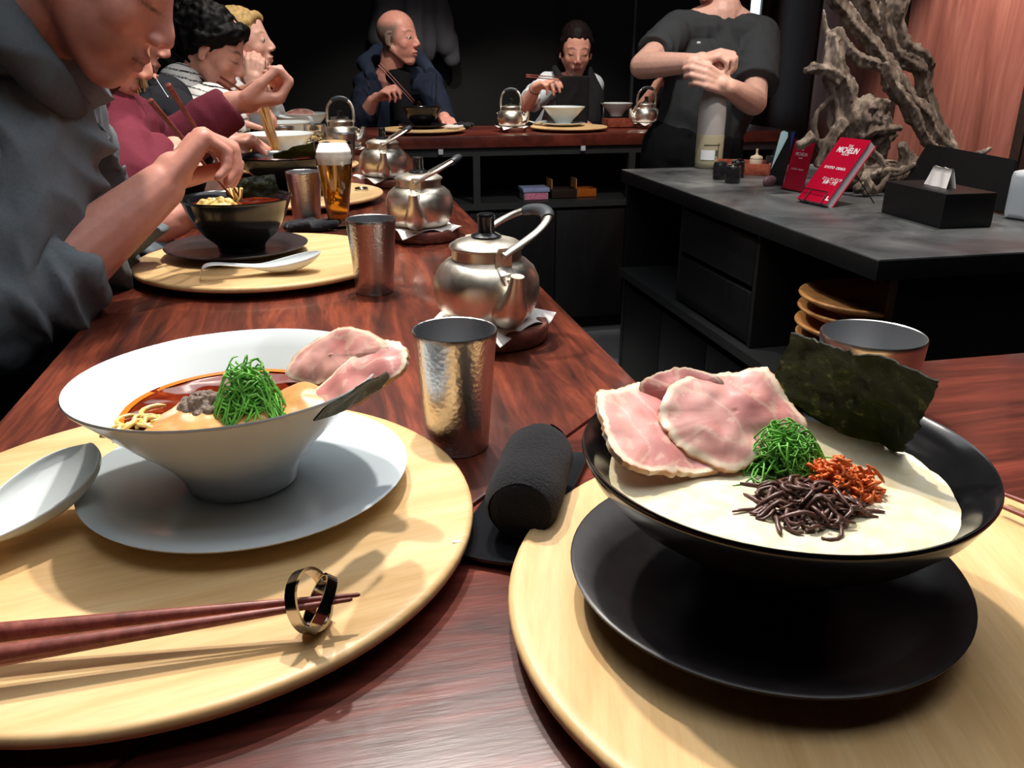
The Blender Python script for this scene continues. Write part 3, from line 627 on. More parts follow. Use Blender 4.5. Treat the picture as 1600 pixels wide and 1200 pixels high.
# ---------------------------------------------------------------- between the trays
place(tumbler0, (0.0952,0.6469,0.9500), 0, 0, 'hammered steel tumbler nearest the camera, beside the left foreground tray')
A0 = V(*(0.1165,0.5253,0.9500)); A1 = V(*(0.1800,0.6361,0.9500)); ax = nrm((A1 - A0) * V(1, 1, 0)); sx = V(ax[1], -ax[0], 0); mid = V(*(0.1279,0.5325,0.9500))
v = []; f = []; n1, n2 = 22, 8; L_, W_ = .087, .030
for top in (0, 1):
    for i in range(n1 + 1):
        for j in range(n2 + 1):
            a = (i / n1 * 2 - 1); b = (j / n2 * 2 - 1); wd = W_ * (1 - .55 * max(0, -a - .45) ** 1.5 * 1.6)
            p = mid + ax * a * L_ + sx * b * wd; p[2] = T + .0008 + .0035 * abs(a) ** 3 + .0015 * b * b + (.0022 if top else 0); v.append(p)
s_ = (n1 + 1) * (n2 + 1)
for i in range(n1):
    for j in range(n2):
        a = i * (n2 + 1) + j; f.append((a, a + 1, a + n2 + 2, a + n2 + 1)); f.append((s_ + a, s_ + a + n2 + 1, s_ + a + n2 + 2, s_ + a + 1))
    for a in (i * (n2 + 1), i * (n2 + 1) + n2): f.append((a, a + n2 + 1, s_ + a + n2 + 1, s_ + a))
for a0 in (0, n1 * (n2 + 1)):
    for j in range(n2): a = a0 + j; f.append((a, a + 1, s_ + a + 1, s_ + a))
o = obj('towel_dish', [(np.array(v), f)], M['black_lacquer'], ang=50, fixn=True); tag(o, 'glossy black oblong dish under the rolled towel between the foreground trays', 'dish')
def roll(a, b, r, m, name, turns=3.2):
    a = V(*a); b = V(*b); t_ = nrm(b - a); U = nrm(np.cross(t_, (0, 0, 1))); W2 = np.cross(U, t_); gs = []; n = 64
    v = []; f = []; K = 30
    for i in range(K + 1):
        s = i / K; e = 1 - .20 * (abs(s * 2 - 1) ** 6)
        for k in range(n):
            an = 2 * math.pi * k / n; rr = r * e * (1 + .05 * noise.noise(Vector((math.cos(an) * 1.5, math.sin(an) * 1.5, s * 3))) + .015 * noise.noise(Vector((math.cos(an) * 7, math.sin(an) * 7, s * 16))))
            v.append(a + (b - a) * s + U * rr * math.cos(an) + W2 * rr * math.sin(an) * .96)
    for i in range(K):
        for k in range(n): f.append((i * n + k, i * n + (k + 1) % n, (i + 1) * n + (k + 1) % n, (i + 1) * n + k))
    body = (np.array(v), f)
    for end, sg in ((a, -1), (b, 1)):   # spiral layers seen at the ends
        v = []; f = []; K2 = 90
        for k in range(K2 + 1):
            s = k / K2; an = s * turns * 2 * math.pi; rr = r * (.10 + .66 * s)
            for q in (-.09, .09): v.append(end + U * (rr + q * r) * math.cos(an) + W2 * (rr + q * r) * math.sin(an) * .96 + t_ * sg * (.0022 if q < 0 else .0008))
        for k in range(K2): f.append((2 * k, 2 * k + 1, 2 * k + 3, 2 * k + 2))
        gs.append((np.array(v), f)); gs.append(ell(end - t_ * sg * .001, (.004, r * .80, r * .78), t_))
    return obj(name, [body] + gs, m, ang=180)
ra = V(*(0.1098,0.4717,0.9810)); rb = V(*(0.1483,0.5636,0.9810)); ra[2] = rb[2] = T + .0312
o = roll(ra, rb, .0265, M['towel'], 'rolled_towel'); tag(o, 'black rolled hand towel on its dish between the two foreground trays', 'towel')

# kettles along the left counter
kettle_set(ketL, V(.178, .940, 0), R(14), 'large dented kettle nearest the camera, between the tumbler and the counter edge', 'coaster under the kettle nearest the camera', 'paper napkin under the kettle nearest the camera', .3)
p2 = V(*(0.1695,1.5543,0.9700)); p3 = V(*(0.1575,2.2876,0.9700)); p4 = V(*(0.1608,2.9945,0.9700))
kettle_set(ketL, p2, R(-14), 'second kettle from the camera, right of the beer glass', 'coaster under the second kettle from the camera', 'paper napkin under the second kettle from the camera', 1.3)
kettle_set(ketL, p3, R(-3), 'third kettle from the camera, up the left counter behind the second', 'coaster under the third kettle from the camera', 'paper napkin under the third kettle from the camera', 2.2)
kettle_set(ketU, V(.075, 3.15, 0), R(78), 'bright kettle with raised handle just behind the third one', 'coaster under the bright kettle behind the third one', 'paper napkin under the bright kettle behind the third one', 3.1)
place(tumbler0, (0.0597,1.1819,0.9500), 0, 1, 'hammered steel tumbler by the second tray, left of the nearest kettle')
place(tumbler0, (-.039, 1.751), 0, 2, 'steel tumbler just left of the beer glass')
place(tumbler0, (.071, 2.701), 0, 3, 'steel tumbler behind the beer glass, beside the third kettle')
place(tumbler0, (.080, 3.50), 0, 4, 'small far steel tumbler left of the bright raised-handle kettle')
place(tumbler0, (-0.1194,3.0243,1.0400), 0, 5, 'far steel tumbler half hidden behind the lifted noodles')
# beer
bp = (0.0228,1.6966,0.9500)
g_ = thing('beer_glass', ontop(bp), 'tall clear beer glass behind the second tumbler', 'glass', None, True)
out = [(0, .0), (.024, 0), (.025, .002), (.0205, .012), (.0215, .03), (.0255, .06), (.031, .095), (.0348, .13), (.036, .150), (.0355, .166)]
obj('glass_wall', [lathe(out + [(.0345, .167), (.0338, .166), (.0342, .150), (.033, .13), (.0292, .095), (.0238, .06), (.0196, .03), (.0175, .016), (0, .014)], 64)], M['glass'], g_, ang=60)
b_ = obj('beer', [lathe([(0, .0145), (.0170, .0165), (.0192, .03), (.0234, .06), (.0288, .095), (.0322, .125), (0, .125)], 56)], M['beer'], origin=(0, 0, 0), ang=60); LATER.append((b_, ontop(bp))); tag(b_, 'golden beer in the tall glass behind the second tumbler', 'beer')
obj('foam', [lathe([(0, .1252), (.0323, .1252), (.0336, .138), (.0339, .1475), (.031, .1505), (0, .149)], 56)], M['foam'], b_, ang=60)
hp = (-.014, 2.807)
g_ = thing('highball_glass', ontop(hp), 'short clear glass of pale drink behind the nori of the second black bowl', 'glass', None, True)
obj('glass_wall', [lathe([(0, 0), (.030, 0), (.0345, .11), (.0345, .125), (.0335, .1255), (.0325, .11), (.0285, .012), (0, .010)], 48)], M['glass'], g_, ang=60)
w_ = obj('pale_drink', [lathe([(0, .0105), (.0280, .0125), (.0315, .098), (0, .098)], 40)], M['water'], origin=(0, 0, 0), ang=60); w_.location = ontop(hp); tag(w_, 'pale yellow drink in the short clear glass', 'drink')
for k in range(5):
    a = k * 2.4; o = obj('ice_cube', [rot(box((0, 0, 0), (.021, .021, .021)), a, a * .7, .4)], M['glass'], origin=(0, 0, 0), bevel=.003, ang=30)
    o.location = ontop((hp[0] + .012 * math.cos(a * 2), hp[1] + .012 * math.sin(a * 2)), .03 + .0165 * k); tag(o, ('lowest', 'second lowest', 'middle', 'second highest', 'highest')[k] + ' clear ice cube in the short glass of pale drink', 'ice cube', 'ice cubes in the short glass')

# ---------------------------------------------------------------- second place setting (man in the grey hoodie)
tray((-.1, 1.362), .1985, 'maple tray in front of the man in the grey hoodie', .4)
saucer((-.145, 1.40), M['black_matte'], 'black saucer under the deep bowl of the man in the grey hoodie')
B2 = (-.137, 1.395)
bowl('deep', B2, .0262, M['black_glaze'], 'deep black bowl the man in the grey hoodie eats from', 1.03)
liquid('soup', B2, .098, .0740, M['shoyu'], 'dark broth in the deep black bowl of the man in the hoodie')
o = sheet('nori_sheet', [(-0.1559,1.4394,1.0499),(-0.1564,1.4434,1.0739),(-0.1224,1.4439,1.0841),(-0.0786,1.4430,1.0881),(-0.0727,1.4386,1.0639),(-0.0818,1.4373,1.0540)], .0012, M['nori'], None, .002, .004, 4, jag=-.0018); tag(o, 'nori sheet standing in the deep black bowl of the hooded man', 'nori')
lump('noodle_heap', (-.165, 1.375, T + .099), (.03, .026, .012), .0016, M['noodle'], 'small heap of noodles in the deep black bowl', 'noodles', 40, 8)
spoon((-0.0836,1.2425,0.9800), .0225, R(8), 'white soup spoon on the tray of the man in the grey hoodie', 1.18)
# crumpled black cloth
def cloth(c, rx, ry, h, seed, label, m='cloth_black', name='hand_towel'):
    rr = random.Random(seed); gs = [ell((c[0], c[1], T + h * .4), (rx * .8, ry * .8, h * .45))]
    for i in range(9):
        a = rr.uniform(-1, 1) * rx * .7; b = rr.uniform(-1, 1) * ry * .6
        gs.append(cap((c[0] + a - rx * .25, c[1] + b, T + h * .45), (c[0] + a + rx * .3, c[1] + b + rr.uniform(-.4, .4) * ry, T + h * rr.uniform(.4, .75)), h * .35, h * .3))
    g = cat(gs); g[0][:, 2] = np.maximum(g[0][:, 2], T + .001)
    return tag(remesh(name, [g], .0022, M[m], it=2, disp=lambda P: .0012 * nz(P, 160)), label, 'towel')
cloth((-0.0299,1.6810,0.9600), .055, .040, .024, 4, 'crumpled black hand towel behind the tray of the hooded man')
# ---------------------------------------------------------------- third setting
tray((-.062, 2.06), .2, 'maple tray with a wide black bowl, left of the second kettle', .9)
B3 = (-.088, 2.07)
saucer(B3, M['black_matte'], 'black saucer under the wide black bowl with the nori sheet')
bowl('wide', B3, .0262, M['black_glaze'], 'wide black ramen bowl left of the beer glass, with a nori sheet at its rim')
liquid('soup', B3, .093, .098, M['shoyu'], 'dark broth in the wide black bowl left of the beer glass')
o = sheet('nori_sheet', [(-0.1055,1.9980,1.0557),(-0.1059,1.9740,1.0692),(-0.0642,1.9532,1.0826),(-0.0147,1.9281,1.0987),(-0.0088,1.9809,1.0692),(-0.0127,2.0045,1.0557)], .0012, M['nori'], None, .002, .004, 7, jag=-.002); tag(o, 'nori sheet on the rim of the wide black bowl left of the beer glass', 'nori')
rp = (0.0877,2.0766,0.9695)
o = obj('chopstick_rest', [tube([(rp[0] + .014 * math.cos(a), rp[1] + .014 * math.sin(a), T + .0235) for a in np.linspace(0, 6.28, 40)], .0025, 8, caps=False)], M['gun']); tag(o, 'small dark metal ring at the right edge of the tray left of the second kettle', 'chopstick rest')
# ---------------------------------------------------------------- fourth and fifth settings
def setting(p, lab, kind='flared', m='porcelain', sm='saucer_grey', soup='shoyu', tr=None, r=.079, z=.082):
    tp = tr or p
    tray(tp, .2, 'maple tray ' + lab); saucer(p, M[sm], 'saucer ' + lab); bowl(kind, p, .0262, M[m], 'ramen bowl ' + lab)
    liquid('soup', p, z, r, M[soup], 'broth in the bowl ' + lab)
setting((-.122, 2.70), 'of the person lifting noodles, white, left of the short clear glass', tr=(-.09, 2.68))
setting((-.13, 3.22), 'of the curly-haired woman, white, behind the lifted noodles', tr=(-.10, 3.2))
setting((-.060, 3.76), 'of the blonde woman, white, at the corner of the counters', tr=(-.07, 3.76))
bowl('deep', (-.10, 4.16), .001, M['black_glaze'], 'farthest small black bowl at the end of the left counter', .95)
o = sheet('pork_slice', [(-0.1334,3.7400,1.0565),(-0.1008,3.7400,1.0738),(-0.0489,3.7400,1.0757),(-0.0139,3.7400,1.0601),(-0.0312,3.7400,1.0399),(-0.0940,3.7400,1.0357)], .004, M['meat'], porkcol, .004, .002, 30); tag(o, 'small pork slice in the white bowl of the blonde woman', 'pork slice')
spoon((-.115, 3.60), .088, R(150), 'white spoon lying over the bowl of the blonde woman', 1.2)

# ---------------------------------------------------------------- far counter: bald man's setting
MP = (.47, 4.02)
tray(MP, .195, 'maple tray of the bald man at the far counter', .3); saucer((.47, 4.05), M['black_matte'], 'black saucer under the bowl of the bald man')
bowl('deep', (.47, 4.05), .0262, M['black_glaze'], 'deep black bowl of the bald man at the far counter', 1.08)
liquid('soup', (.47, 4.05), .1, .076, M['shoyu'], 'dark broth in the bowl of the bald man')
cloth((0.6911,4.2227,0.9600), .045, .03, .034, 12, 'small crumpled black towel right of the tray of the bald man')
cloth((.60, 3.95), .045, .03, .02, 14, 'folded pale paper napkin on the tray of the bald man', 'paper', 'paper_napkin').location.z += .0205
chopstick((0.3017,4.2200,1.2509), (0.4438,4.1000,1.0866), 'upper chopstick in the hand of the bald man')
chopstick((0.2909,4.2000,1.2426), (0.4353,4.0800,1.0791), 'lower chopstick in the hand of the bald man')
# far kettle and woman's setting
kettle_set(ketU, V(*(0.8791,3.9931,0.9700)), R(72), 'far kettle with raised handle, left of the woman in the apron', 'coaster under the far kettle left of the woman in the apron', 'napkin under the far kettle left of the woman in the apron', 4.2)
kettle_set(ketU, V(*(1.5907,4.1009,0.9700)), R(-95), 'far kettle beside the server, spout pointing left', 'coaster under the far kettle beside the server', 'napkin under the far kettle beside the server', 5.2)
WP = V(*(1.1498,4.0450,0.9800))
tray((WP[0] + .02, WP[1] - .03), .185, 'maple tray of the woman in the apron at the far counter', .7)
saucer((WP[0], WP[1]), M['porcelain'], 'white saucer under the bowl of the woman in the apron', .105)
bowl('flared', (WP[0], WP[1]), .0262, M['porcelain'], 'white bowl of the woman in the apron at the far counter')
liquid('soup', (WP[0], WP[1]), .082, .079, M['crisp'], 'reddish broth in the bowl of the woman in the apron')
spoon((1.0341,4.1165,0.9800), .022, R(-60), 'white spoon at the left of the tray of the woman in the apron', 1.1)
o = bowl('flared', V(*(1.5151,4.3263,0.9500)), .0435, M['porcelain'], 'empty white bowl right of the woman in the apron', .8)
def crate(c, sx_, sy_, h, th, m, name, label, cat_, rz=0, z0=0):
    gs = [box((0, 0, th / 2), (sx_, sy_, th))] + [box((s * (sx_ / 2 - th / 2), 0, h / 2), (th, sy_, h)) for s in (-1, 1)] + [box((0, s * (sy_ / 2 - th / 2), h / 2), (sx_ - 2 * th, th, h)) for s in (-1, 1)]
    o = obj(name, gs, m, origin=(0, 0, 0), bevel=.001); o.location = (c[0], c[1], z0); o.rotation_euler = (0, 0, rz); return tag(o, label, cat_)
c_ = (1.4711,4.1507,0.9500); crate(c_, .15, .10, .042, .006, M['tray_red'], 'wooden_box', 'small orange-brown wooden box between the apron woman and the far kettle', 'box', 0, T)

# shelf items under the far counter
sz = .65; a_ = (0.9735,3.8600,0.6385)
t = thing('food_container', (a_[0], 3.90, sz), 'clear plastic container with lilac lid on the low shelf under the far counter', 'container')
obj('tub', [bb(a_[0] - .062, a_[0] + .056, 3.85, 3.95, sz, sz + .036)], M['frost'], t, bevel=.003)
obj('lid', [bb(a_[0] - .068, a_[0] + .062, 3.845, 3.955, sz + .0362, sz + .056)], simple('lilac lid', (150, 160, 200), .4), t, bevel=.004)
o = obj('pink_contents', [bb(a_[0] - .058, a_[0] + .052, 3.846, 3.849, sz + .003, sz + .033)], simple('pink pickles', (214, 130, 160), .5, .4, 90), t, smooth=False)
b_ = (1.1116,3.8600,0.6459); crate((b_[0], 3.92), .125, .11, .045, .005, M['frame_dark'], 'organiser_box', 'dark brown open box on the low shelf, right of the plastic container', 'box', 0, sz)
for s_, w_ in ((-1, 'left'), (1, 'right')):
    o = obj('box_divider', [bb(b_[0] + s_ * .0602 - .0022, b_[0] + s_ * .0602 + .0022, 3.87, 3.965, sz + .045, sz + .09)], M['plate_wood']); tag(o, w_ + ' upright wooden edge on the dark box on the low shelf', 'divider')
b_ = (1.2262,3.8600,0.6421); crate((b_[0], 3.93), .10, .10, .04, .005, simple('orange wood', (170, 90, 24), .4), 'orange_box', 'orange wooden box on the low shelf, right of the dark box', 'box', 0, sz)

# ---------------------------------------------------------------- stacked wooden trays in the island bay
for k in range(6):
    t = thing('wooden_tray', (1.132 + (.004, -.003, .009, -.002, .006, .0)[k], 1.548 - .008 * (k % 2), .5905 + .0312 * k), '', 'tray', 'honey-coloured wooden trays stacked in the island bay', True)
    t['label'] = ('bottom', 'second from the bottom', 'third from the bottom', 'third from the top', 'second from the top', 'topmost')[k] + ' of the honey-coloured wooden trays stacked in the bay of the island'
    obj('tray_plate', [lathe([(0, .022), (.115, .022), (.142, .036), (.1445, .040), (.143, .043), (.139, .0435), (.110, .031), (0, .030)], 64)], M['plate_wood'], t, ang=60)
    obj('tray_foot', [lathe([(0, 0), (.062, 0), (.066, .022), (0, .022)], 40)], M['plate_wood'], t, ang=60)

# ---------------------------------------------------------------- things on the island
bp = V(*(1.2889,2.7123,0.9200)); bt = thing('sake_bottle', (bp[0], bp[1], SZ), 'tall frosted glass bottle of pale sake in the hands of the server', 'bottle', None, True)
obj('bottle_glass', [lathe([(a * .88, b * .90) for a, b in [(0, 0), (.046, 0), (.050, .004), (.0515, .02), (.0515, .13), (.0518, .19), (.050, .22), (.044, .258), (.033, .30), (.022, .335), (.0165, .355), (.0155, .375), (.0175, .378), (.0175, .392), (.0145, .394), (0, .394)]], 56)], M['frost'], bt, ang=60)
obj('pale_liquid', [lathe([(0, .0005), (.0405, .0005), (.0448, .004), (.0460, .02), (.0460, .108), (.0455, .110)], 56)], M['frost_liq'], bt, ang=60)
def wrapq(c, r, a0, a1, z0, z1, n=10, th=.0006):
    v = []; f = []
    for k in range(n + 1):
        a = a0 + (a1 - a0) * k / n
        for z in (z0, z1):
            for q in (0, th): v.append((c[0] + (r + q) * math.cos(a), c[1] + (r + q) * math.sin(a), c[2] + z))
    for k in range(n):
        a = 4 * k; f += [(a + 1, a + 5, a + 7, a + 3), (a, a + 2, a + 6, a + 4), (a, a + 4, a + 5, a + 1), (a + 2, a + 3, a + 7, a + 6)]
    return np.array(v), f
c3 = (0, 0, 0); o = obj('paper_label', [wrapq(c3, .0466, R(-150), R(-92), .030, .062)], M['white_plastic'], bt)
obj('printed_line', [wrapq(c3, .0467, R(-138), R(-68), .078, .080), wrapq(c3, .0467, R(-78), R(-75), .02, .085), wrapq(c3, .0467, R(-88), R(-80), .045, .062)], M['dark_ink'], bt)
def jar(p, r, h, label, lidm, sp=False):
    t = thing('condiment_jar', (p[0], p[1], SZ), label, 'jar', 'black condiment jars on the island', True)
    obj('jar_body', [lathe([(0, 0), (r * .9, 0), (r * .97, .003), (r, h * .4), (r * .97, h * .85), (r * .9, h * .9), (0, h * .9)], 32)], M['black_plastic'], t, ang=50)
    obj('jar_lid', [lathe([(0, h * .9), (r * .92, h * .9), (r * .93, h * .95), (r * .8, h * 1.0), (r * .3, h * 1.05), (0, h * 1.06)], 32)], lidm, t, ang=50)
jar((1.1950,2.4270,0.9200), .0215, .052, 'black jar nearest the frosted bottle', M['black_plastic'])
jar((1.1938,2.3381,0.9200), .0225, .054, 'frontmost black jar right of the frosted bottle', M['chrome'])
jar((1.2683,2.4576,0.9200), .0215, .054, 'black jar half hidden behind the frontmost jar', M['chrome'])
bxp = V(*(1.3387,2.5574,0.9200)); crate(bxp, .17, .13, .036, .005, M['tray_red'], 'condiment_box', 'reddish wooden condiment box behind the black jars on the island', 'box', R(-28), SZ)
pp = V(bxp[0] + .045, bxp[1] + .0, 0)
t = thing('sauce_pot', (pp[0], pp[1], SZ + .0055), 'cream ceramic sauce pot with knobbed lid in the reddish wooden box', 'pot', None, True)
obj('pot_body', [lathe([(0, 0), (.018, 0), (.021, .01), (.021, .034), (.019, .04), (0, .04)], 32)], M['cream_ceramic'], t); obj('pot_lid', [lathe([(0, .040), (.0205, .040), (.018, .046), (.006, .050), (.003, .058), (.0045, .068), (0, .070)], 32)], M['cream_ceramic'], t)
t = thing('mug', (pp[0] + .03, pp[1] - .045, SZ + .0005), 'small dark brown cup with loop handle right of the cream pot', 'cup', None, True)
obj('mug_body', [lathe([(0, 0), (.017, 0), (.019, .05), (.018, .056), (.016, .05), (.015, .006), (0, .004)], 32)], M['black_matte'], t)
obj('mug_handle', [rot(tube([(.018 + .016 * math.sin(a), 0, .030 - .018 * math.cos(a)) for a in np.linspace(.2, 2.94, 14)], .0022, 8), -.5)], M['black_matte'], t)

def frame3(o_, ux, uy): ux = nrm(ux); uy = nrm(uy - ux * (uy @ ux)); return np.array(o_, float), ux, uy, np.cross(ux, uy)
def slab(fr, w_, h_, th, m, name, parent=None, x0=0, y0=0, z0=0, **k):
    O, X, Y, Z = fr; g = bb(x0, x0 + w_, y0, y0 + h_, z0, z0 + th); return obj(name, [(g[0][:, :1] * X + g[0][:, 1:2] * Y + g[0][:, 2:] * Z + O, g[1])], m, parent, **k)
def text(fr, s, x, y, size, m, name, parent, sx_=1.0, z0=.0006, bold=0, align='CENTER'):
    c = bpy.data.curves.new('t', 'FONT'); c.body = s; c.size = size; c.align_x = align; c.extrude = .0001; c.offset = bold
    o = bpy.data.objects.new('t', c); col.objects.link(o); dg = bpy.context.evaluated_depsgraph_get()
    me = bpy.data.meshes.new_from_object(o.evaluated_get(dg)); bpy.data.objects.remove(o)
    n = len(me.vertices); q = np.empty(n * 3, 'f'); me.vertices.foreach_get('co', q); q = q.reshape(-1, 3)
    O, X, Y, Z = fr; q = (O + (q[:, :1] * sx_ + x) * X + (q[:, 1:2] + y) * Y + (q[:, 2:] + z0) * Z).astype('f'); me.vertices.foreach_set('co', q.ravel()); me.name = name
    return finish(name, me, m, parent, None, False)
# red guide book on a wire stand: lower-left, lower-right, upper-left of the cover
k0 = V(*(1.1933,1.9689,0.9260)); k1 = V(*(1.2098,1.8707,0.9260)); up_ = V(.35, .55, .95)
ux = nrm((k1 - k0) * V(1, 1, 0)); nb = nrm(np.cross(ux, (0, 0, 1))); lean = nrm(V(0, 0, 1) * .80 - nb * .62)
fr = frame3(k0 + V(0, 0, .003), ux, lean)
BW, BH, BT = .106, .188, .022
bk = thing('guide_book', tuple(k0), 'red Michelin guide book leaning on a wire stand in front of the driftwood', 'book')
O_, X_, Y_, Z_ = fr
slab(fr, BW, BH, .0012, M['red_cover'], 'front_cover', bk, 0, 0, 0, smooth=False)
slab(fr, BW, BH, .0012, M['red_cover'], 'back_cover', bk, 0, 0, -BT - .0012, smooth=False)
slab(fr, .0012, BH, BT, M['red_cover'], 'spine', bk, 0, 0, -BT, smooth=False)
slab(fr, BW - .005, BH - .003, BT, M['pages'], 'pages', bk, .0013, .0015, -BT, smooth=False)
text(fr, 'THE', BW * .52, BH * .865, .010, M['white_ink'], 'lettering', bk, .9, .0014)
text(fr, 'MICHELIN', BW * .52, BH * .775, .0225, M['white_ink'], 'lettering', bk, .72, .0014, .0005)
text(fr, 'GUIDE', BW * .52, BH * .735, .0085, M['white_ink'], 'lettering', bk, 1, .0014)
text(fr, 'KYOTO  OSAKA', BW * .5, BH * .515, .0100, M['white_ink'], 'lettering', bk, 1.0, .0014, .0002)
text(fr, 'ミシュランガイド', BW * .66, BH * .345, .0100, M['white_ink'], 'lettering', bk, .85, .0014, .0002)
text(fr, '京都・大阪', BW * .66, BH * .29, .0115, M['white_ink'], 'lettering', bk, .85, .0014, .0003)
slab(fr, .012, .003, .0002, M['white_ink'], 'emblem', bk, BW * .87, .010, .0012, smooth=False); slab(fr, .004, .009, .0002, M['white_ink'], 'emblem', bk, BW * .88, .013, .0012, smooth=False)
st = thing('book_stand', (k0[0], k0[1], SZ), 'black wire stand holding the red guide book', 'stand')
def wr3(pts, name='wire', r=.0014): obj(name, [tube([O_ + X_ * a + Y_ * b + Z_ * c for a, b, c in pts], r, 6)], M['wire'], st)
for x in (.03, .09): wr3([(x, .030, .006), (x, -.002, .006), (x, -.003, -BT - .004), (x, .13, -BT - .004)])
wr3([(.0, .030, .006), (.09, .030, .006)])
obj('wire', [tube([tuple(O_ + X_ * .06 + Y_ * .13 + Z_ * (-BT - .004)), (O_[0] + X_[0] * .1 - nb[0] * .16, O_[1] + X_[1] * .1 - nb[1] * .16, SZ + .002)], .0014, 6)], M['wire'], st)
# acrylic holder with red card, and black folded card
k0 = V(*(1.2732,2.1838,0.9200)); ux = nrm(V(*(1.2963,2.0908,0.9200)) - k0); nb = nrm(np.cross(ux, (0, 0, 1)))
fr = frame3(k0 + V(0, 0, .003), ux, nrm(V(0, 0, 1) - nb * .22))
ac = thing('card_holder', (k0[0], k0[1], SZ), 'clear acrylic holder with a red Michelin card, left of the red book', 'card holder')
slab(fr, .075, .135, .0015, M['red_cover'], 'card', ac, 0, 0, 0, smooth=False)
slab(fr, .080, .140, .002, M['glass'], 'acrylic_front', ac, -.002, -.002, .003, smooth=False)
slab(fr, .080, .004, .045, M['glass'], 'acrylic_foot', ac, -.002, -.0022, -.04, smooth=False)
text(fr, 'MICHELIN', .037, .094, .0125, M['white_ink'], 'lettering', ac, .8, .0018); text(fr, 'THE', .037, .108, .005, M['white_ink'], 'lettering', ac, 1, .0018); text(fr, 'GUIDE', .037, .086, .005, M['white_ink'], 'lettering', ac, 1, .0018)
text(fr, 'KYOTO  OSAKA', .037, .055, .0062, M['white_ink'], 'lettering', ac, 1, .0018)
k0 = V(*(1.2848,2.2895,0.9200)); ux = nrm(V(*(1.2979,2.2313,0.9200)) - k0); nb = nrm(np.cross(ux, (0, 0, 1)))
fr = frame3(k0 + V(0, 0, .003), ux, nrm(V(.06, .05, 1) - nb * .12))
bc = thing('display_card', (k0[0], k0[1], SZ), 'black standing card with a pale blue wedge, left of the red card holder', 'card')
slab(fr, .062, .155, .003, M['black_box'], 'card_board', bc, 0, 0, 0, smooth=False)
O_, X_, Y_, Z_ = fr
def flat(fr, pts, m, name, parent, z0=.0032, th=.0004):
    O, X, Y, Z = fr; g = prism(pts, z0, z0 + th); return obj(name, [(g[0][:, :1] * X + g[0][:, 1:2] * Y + g[0][:, 2:] * Z + O, g[1])], m, parent, smooth=False)
flat(fr, [(.001, .040), (.036, .135), (.032, .148), (.014, .152), (.004, .148)], simple('pale blue print', (176, 204, 206), .5), 'wedge_print', bc)
flat(fr, [(.045, .150), (.060, .150), (.060, .095)], simple('navy print', (30, 38, 96), .5), 'navy_print', bc)
o = obj('wrapped_sweet', [ell((k0[0] - .012, k0[1] - .03, SZ + .012), (.026, .018, .0118), (1, .3, 0))], simple('mauve wrapper', (120, 84, 90), .4, .3, 80, bs=.4)); tag(o, 'small mauve wrapped bundle in front of the black card', 'bundle')

# tissue box
tx = thing('tissue_box', (1.36, 1.66, SZ), 'black leatherette tissue box with a white tissue on the island', 'tissue box')
q = [(1.3054,1.7803,0.9200), (1.2981,1.5633,0.9200), (1.4247,1.5582,0.9200), (1.4661,1.7730,0.9200)]
c0 = (V(*q[0]) + V(*q[2])) / 2; e1 = nrm(V(*q[1]) - V(*q[0])); 
ang_ = math.atan2(e1[1], e1[0]); l1 = np.linalg.norm(V(*q[1]) - V(*q[0])); 
tx.location = (c0[0], c0[1], SZ)
wl = np.linalg.norm(V(*q[2]) - V(*q[1]))
obj('box_body', [rot(box((0, 0, .0375), (max(l1, .12), wl, .075)), ang_, t=(c0[0], c0[1], SZ))], M['black_box'], tx, bevel=.004)
v = []; f = []; n = 16
for top in (0, 1):
    for i in range(n + 1):
        for j in range(5):
            s = i / n * 2 - 1; h = j / 4
            v.append((s * .040 * (1 - .2 * h) , (-.012 if top else .012) * (1 - .85 * h) + .002 * math.sin(s * 6 + h * 2), .0755 + .042 * h + .001 * math.sin(s * 7) * h))
for top in (0, 1):
    for i in range(n):
        for j in range(4): a = top * (n + 1) * 5 + i * 5 + j; f.append((a, a + 5, a + 6, a + 1))
for i in range(n): a = i * 5 + 4; b = (n + 1) * 5 + a; f.append((a, a + 5, b + 5, b))
o = obj('tissue', [rot((np.array(v), f), ang_, t=(c0[0], c0[1], SZ))], M['paper'], None, ang=180); tag(o, 'white tissue standing out of the black tissue box', 'tissue')
# black tablet stand behind, white device and white wedge
A = [(1.4359,1.8902,0.9200), (1.5708,1.6492,0.9200)]
a0 = V(*(1.5737,2.0662,0.9200)); a1 = V(*(1.5752,1.6659,0.9200)); ux = nrm((a1 - a0) * V(1, 1, 0)); nb = nrm(np.cross(ux, (0, 0, 1)))
L3 = np.linalg.norm(a1 - a0)
fr = frame3(a0 + V(0, 0, .002), ux, nrm(V(0, 0, 1) - nb * .45))
ts = thing('tablet_terminal', tuple((a0 + a1) / 2 * V(1, 1, 0) + V(0, 0, SZ)), 'black tilted tablet terminal behind the tissue box', 'terminal')
flat(fr, [(0, 0), (L3, 0), (L3 * .82, .125), (0.01, .135)], M['black_box'], 'screen_panel', ts, 0, .012)
flat(fr, [(L3 * .55, -.001), (L3 * .62, -.001), (L3 * .62, .10)], M['black_box'], 'rear_strut', ts, -.05, .05)
wp = V(*(1.5730,1.6060,0.9200)); wd = thing('card_reader', (wp[0], wp[1], SZ), 'white rounded payment device at the right edge of the photo', 'device')
obj('reader_body', [rot(box((0, 0, .055), (.07, .06, .11)), .4, t=(wp[0], wp[1] + .03, SZ))], M['white_plastic'], wd, bevel=.015, ang=60)
obj('reader_slot', [ell((wp[0] - .028, wp[1] - .008, SZ + .04), (.006, .004, .008))], M['black_plastic'], wd)
